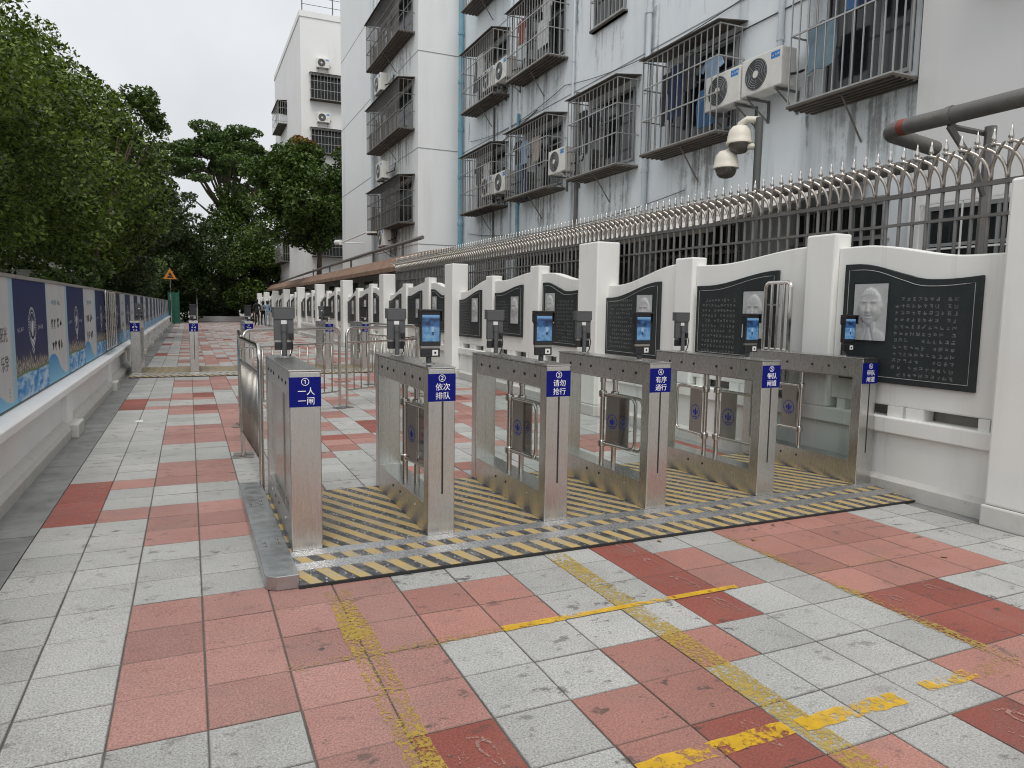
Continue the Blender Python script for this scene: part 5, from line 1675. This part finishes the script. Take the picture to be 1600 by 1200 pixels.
G = 'trees behind the left wall'
tree('broadleaf_tree', (-4.7, 8.6, 0), 7.5, 2.2, (0.0, 0.2, 4.3, 2.9, 3.2, 2.9), 1, 'nearest broad leafy tree overhanging the left display boards', leaves=105000, clumps=150, size=0.075, clump_r=0.56, group=G)
tree('broadleaf_tree', (-5.2, 13.5, 0), 8.5, 2.5, (0.55, 0.5, 4.9, 3.4, 3.4, 3.0), 2, 'second leafy tree behind the left wall, taller than the nearest', leaves=75000, clumps=140, size=0.095, clump_r=0.64, group=G)
tree('broadleaf_tree', (-4.9, 19.5, 0), 8.5, 2.5, (0.4, 0.2, 5.0, 3.6, 3.6, 3.1), 3, 'third leafy tree behind the left wall', leaves=50000, clumps=110, size=0.13, clump_r=0.78, group=G)
tree('broadleaf_tree', (-4.5, 26.5, 0), 9, 2.4, (0.7, 0, 5.5, 3.6, 3.8, 3.1), 4, 'fourth leafy tree behind the left wall, leaning over the walk', leaves=40000, clumps=90, size=0.16, clump_r=0.95, group=G)
tree('broadleaf_tree', (-4.0, 35.0, 0), 9, 2.8, (0.5, 0, 5.6, 3.1, 3.6, 3.1), 5, 'fifth darker leafy tree behind the left wall', mname='leaf_dark', leaves=34000, clumps=80, size=0.19, clump_r=1.0, group=G)
tree('slender_tree', (-2.8, 24.5, 0), 10, 4.5, (1.7, 0, 7.5, 0.9, 0.8, 0.95), 6, 'thin tree top rising above the left tree row', mname='leaf_mid', leaves=2600, clumps=15, size=0.14, clump_r=0.36, trunk_r=0.07, limbs=10, lean=(1.5, 0), flat=0.9, group=G)
tree('rain_tree', (4.2, 69.0, 0), 19, 9.0, (-0.9, 0, 14.6, 6.6, 6.0, 4.6), 7, 'tall flat topped tree with feathery spreading crown in the centre', mname='leaf_rain', leaves=40000, clumps=95, size=0.26, clump_r=1.15, trunk_r=0.30, flat=0.34, limbs=34, umbrella=True, shell=0.1, lean=(-0.6, 0))
tree('flowering_tree', (6.9, 39.5, 0), 11, 4.6, (-0.3, 0, 7.6, 3.1, 2.6, 2.9), 8, 'dark leafed tree with orange blossom beside the grey stair tower', mname='leaf_mid', leaves=30000, clumps=64, size=0.22, clump_r=0.95, trunk_r=0.16, lean=(0.4, 0), limbs=14, flowers=6)
GB = 'trees closing the end of the walk'
tree('backdrop_tree', (-3.5, 58.0, 0), 11, 2.5, (1.5, 0, 5.4, 5.0, 4.0, 5.0), 9, 'dark tree at the left of the walk end', mname='leaf_dark', leaves=26000, clumps=60, size=0.28, clump_r=1.3, group=GB)
tree('backdrop_tree', (3.0, 66.0, 0), 12, 2.5, (0.3, 0, 5.8, 5.0, 3.5, 5.2), 10, 'mid green tree right behind the ivy covered shelter', mname='leaf_mid', leaves=26000, clumps=60, size=0.28, clump_r=1.35, group=GB)
tree('backdrop_tree', (6.2, 60.0, 0), 8, 2.0, (-0.6, 0, 3.8, 2.6, 3.0, 3.4), 12, 'light green tree at the right of the walk end', mname='leaf_mid', leaves=18000, clumps=44, size=0.26, clump_r=1.1, group=GB)
tree('backdrop_tree', (-9.5, 45.0, 0), 12, 2.5, (0, 0, 5.6, 5.2, 5.0, 5.2), 13, 'dark tree far left beyond the small house', mname='leaf_dark', leaves=20000, clumps=55, size=0.3, clump_r=1.4, group=GB)
tree('backdrop_tree', (-8.0, 70.0, 0), 14, 2.5, (0, 0, 6.5, 9, 4.0, 6.5), 14, 'broad dark tree mass in the far left distance', mname='leaf_dark', leaves=24000, clumps=70, size=0.4, clump_r=1.8, group=GB)
# understorey shrubs behind the left wall
G2 = 'shrubs behind the left wall'
for k, (x, y, s) in enumerate(((-2.5, 16.5, 1.0), (-2.4, 31.0, 1.2), (-2.6, 37.0, 1.3), (-2.3, 43.0, 1.4), (-2.6, 49.5, 1.5), (-1.6, 59.5, 1.5), (0.1, 64.5, 1.7))):
    t = empty('shrub', (x, y, 0), label='%s dark shrub rising behind the left wall counting from the camera' % ORD[k], cat='shrub', group=G2)
    r = random.Random(60 + k)
    C = [(r.uniform(-.8, .8) * s, r.uniform(-1.6, 1.6) * s, r.uniform(.6, 2.4) * s) for q in range(16)]
    v, n, rn = leaf_cloud(C, [0.55 * s] * 16, [420] * 16, 0.13 * s, 60 + k)
    place('foliage', leaf_mesh('foliage', v, n, rn, 'leaf_dark' if k % 2 else 'leaf_mid'), t)
    MB().tube([(0, 0, 0), (.05, 0, 1.0 * s), (.1, .1, 2.0 * s)], [.06, .045, .02], 6).build('stem', 'bark', t)

# ================================================================== END OF THE WALK
sh = empty('ivy_shelter', (2.2, 61.5, 0), label='dark ivy covered shelter closing the end of the walk', cat='shelter')
MB().box(-1.3, 1.5, 0.0, 2.4, 0, 3.3).build('core', 'hedge_dark', sh)
r = random.Random(77)
C = [(r.uniform(-1.5, 1.7), r.choice((-.05, r.uniform(0, 2.4))), r.uniform(.1, 3.6)) for q in range(70)]
v, n, rn = leaf_cloud(C, [0.45] * 70, [170] * 70, 0.18, 78)
place('ivy', leaf_mesh('ivy', v, n, rn, 'leaf_dark'), sh)
kb = MB().box(0.4, 4.4, 60.2, 60.5, -0.01, 0.42).build('end_kerb', 'white_paint', bevel=0.02)
tag(kb, 'low white kerb wall across the end of the walk', 'kerb')
gm = empty('green_mesh_screen', (-0.98, 52.5, 0), label='upright green mesh screen at the far end of the left wall', cat='screen')
MB().box(0, .66, -.015, .015, 0.05, 2.15).build('mesh_sheet', 'green_mesh', gm)
for y in (0, .33, .66):
    MB().cyl((y, -.04, 0), (y, -.04, 2.2 + y * .2), .03, n=6).build('post', 'green_mesh', gm)
ws = empty('warning_sign', (-0.66, 44.0, 0), label='orange triangular warning sign on a thin pole at the far end', cat='sign')
MB().cyl((0, 0, 0), (0, 0, 2.85), .03, n=8).build('pole', 'steel_tube', ws)
m = MB(); m.prism([(-.36, 2.80), (.36, 2.80), (0, 3.43)], 'y', -.05, -.03); m.build('triangle_plate', 'warning_orange', ws)
m = MB(); m.prism([(-.15, 2.87), (.15, 2.87), (.18, 2.94), (-.04, 2.98), (-.15, 2.94)], 'y', -.056, -.051)
m.prism([(-.07, 3.01), (.12, 2.98), (.09, 3.07), (.02, 3.18), (-.07, 3.14)], 'y', -.056, -.051); m.build('pictogram', 'print_black', ws)
lp = empty('lamp_mast', (0.85, 57.0, 0), label='slim white mast with a short side arm at the walk end', cat='mast')
MB().cyl((0, 0, 0), (0, 0, 3.4), .045, n=8).build('mast', 'sticker_white', lp)
MB().cyl((0, 0, 2.3), (-.65, 0, 2.35), .03, n=6).build('side_arm', 'sticker_white', lp)
MB().box(-.85, -.6, -.08, .08, 2.28, 2.42).build('camera_head', 'sticker_white', lp, bevel=0.02)
# ================================================================== DOME CAMERAS ON POLE
dp = empty('camera_pole', (6.0, 3.83, 0), label='grey pole carrying two hanging dome cameras behind the fence', cat='camera pole')
MB().cyl((0, 0, 0), (0.0, -0.02, 3.50), 0.042, n=12).build('pole', 'pole_grey', dp, smooth=True)
def dome(dx, dy, z, arm_z):
    m = MB(); m.lathe([(.03, .17), (.08, .155), (.115, .11), (.130, .05), (.135, .0), (.142, -.01), (.142, -.03), (.125, -.035)], 22, (dx, dy, z))
    d = m.build('dome_camera', 'camera_dome', dp, smooth=True)
    m = MB(); m.lathe([(.118, -.036), (.115, -.06), (.10, -.10), (.07, -.128), (.02, -.142)], 22, (dx, dy, z)); m.build('dome_glass', 'dome_glass', d, smooth=True)
    m = MB(); m.tube([(0, -.01, arm_z), (dx * .6, dy * .6, arm_z + .02), (dx, dy, arm_z - .03), (dx, dy, z + .15)], [.034, .038, .04, .036], 10)
    m.build('camera_arm', 'camera_dome', d, smooth=True)
dome(-0.10, 0.17, 3.28, 3.48)
dome(-0.16, 0.30, 3.03, 3.20)
# wall camera on a long arm by the stair tower
wc = empty('bullet_camera', (7.37, 29.5, 4.15), label='white bullet camera on a long arm by the grey stair tower', cat='camera')
MB().tube([(-.9, .3, 0), (-.9, -4.6, .02), (-.55, -4.8, .02)], .03, 6).build('arm', 'sticker_white', wc)
MB().cyl((0, 0, 0), (-.9, .1, 0), .03, n=6).build('wall_arm', 'sticker_white', wc)
MB().cyl((-.9, .35, .02), (-1.0, .95, .06), .11, n=12).build('camera_body', 'sticker_white', wc)
MB().cyl((-1.0, .951, .06), (-1.01, .99, .063), .075, n=12).build('lens', 'rubber', wc)

# ================================================================== PEOPLE
def person(x, y, rz, label, top, bottom, hgt=1.64, bag=None, arm='phone'):
    t = empty('person', (x, y, 0), rz, label=label, cat='person', group='people standing at the far end')
    k = hgt / 1.70
    V = [(0, 0, .95), (0, .01, 1.12), (0, .0, 1.30), (0, .0, 1.42), (0, .015, 1.50), (0, .03, 1.60),            # 0 pelvis 1 waist 2 chest 3 neck base 4 neck 5 head
         (.10, 0, .90), (.115, .02, .50), (.12, -.01, .09), (.125, .12, .045),                                     # 6-9 right leg
         (-.10, 0, .90), (-.115, .01, .50), (-.12, -.02, .09), (-.125, .11, .045),                                 # 10-13 left leg
         (.17, 0, 1.38), (.235, .0, 1.12), (.17, .20, 1.08), (.10, .30, 1.14),                                     # 14-17 right arm
         (-.17, 0, 1.38), (-.235, -.01, 1.10), (-.20, .12, .95), (-.18, .18, .86), (0, .03, 1.70)]                 # 18-21 left arm, 22 crown
    Rr = [.135, .115, .145, .085, .052, .085, .090, .062, .042, .045, .090, .062, .042, .045, .062, .047, .036, .034, .062, .047, .036, .034, .055]
    E_ = [(0, 1), (1, 2), (2, 3), (3, 4), (4, 5), (5, 22), (0, 6), (6, 7), (7, 8), (8, 9), (0, 10), (10, 11), (11, 12), (12, 13), (3, 14), (14, 15), (15, 16), (16, 17), (3, 18), (18, 19), (19, 20), (20, 21)]
    me = bpy.data.meshes.new('body')
    me.from_pydata([(a * k, b * k, c * k) for a, b, c in V], E_, [])
    o = place('body', me, t)
    sk = o.modifiers.new('skin', 'SKIN')
    for q, sv in enumerate(me.skin_vertices[0].data):
        sv.radius = (Rr[q] * k, Rr[q] * k * (0.78 if q in (0, 1, 2) else 1)); sv.use_root = (q == 0)
    sb = o.modifiers.new('sub', 'SUBSURF'); sb.levels = 2; sb.render_levels = 2
    bpy.context.view_layer.update()
    dg = bpy.context.evaluated_depsgraph_get()
    bm2 = bpy.data.meshes.new_from_object(o.evaluated_get(dg))
    o.modifiers.clear(); o.data = bm2
    bm2.materials.clear()
    for mm in (top, bottom, 'skin', 'hair', 'cloth_black'):
        bm2.materials.append(MATS[mm])
    for p in bm2.polygons:
        c = p.center / k
        p.use_smooth = True
        if c.z > 1.50:
            p.material_index = 3 if (c.y < 0.05 or c.z > 1.64) else 2
        elif c.z < 0.10: p.material_index = 4
        elif c.z < 0.96 and abs(c.x) < .16: p.material_index = 1
        elif (c.y > .22 and c.z > 1.0) or (c.x < -.12 and c.z < .93): p.material_index = 2
        else: p.material_index = 0
    # hair
    m = MB(); m.lathe([(.02, .115), (.07, .10), (.098, .05), (.102, 0), (.09, -.07), (.07, -.14)], 14, (0, .0, 0)); 
    m.build('hair', 'hair', t, (0, -.005 * k, 1.635 * k), smooth=True)
    if bag:
        MB().box(-.15, .15, -.30, -.13, 1.0, 1.38).build('backpack', bag, t, bevel=0.04, seg=3)
    MB().box(.06, .13, .31, .32, 1.11, 1.24).build('phone', 'black_plastic', t)
    return t
person(4.42, 48.4, 0.3, 'person in black clothes standing left of the small group at the far end', 'cloth_black', 'cloth_black', 1.72)
person(4.86, 48.9, -0.4, 'person in black with grey backpack standing in the middle of the far group', 'cloth_black', 'cloth_black', 1.60, bag='cloth_grey')
person(5.02, 47.6, 2.6, 'person in pale denim jacket and jeans with dark bag at right of far group', 'cloth_denim', 'cloth_jeans', 1.62, bag='cloth_black')
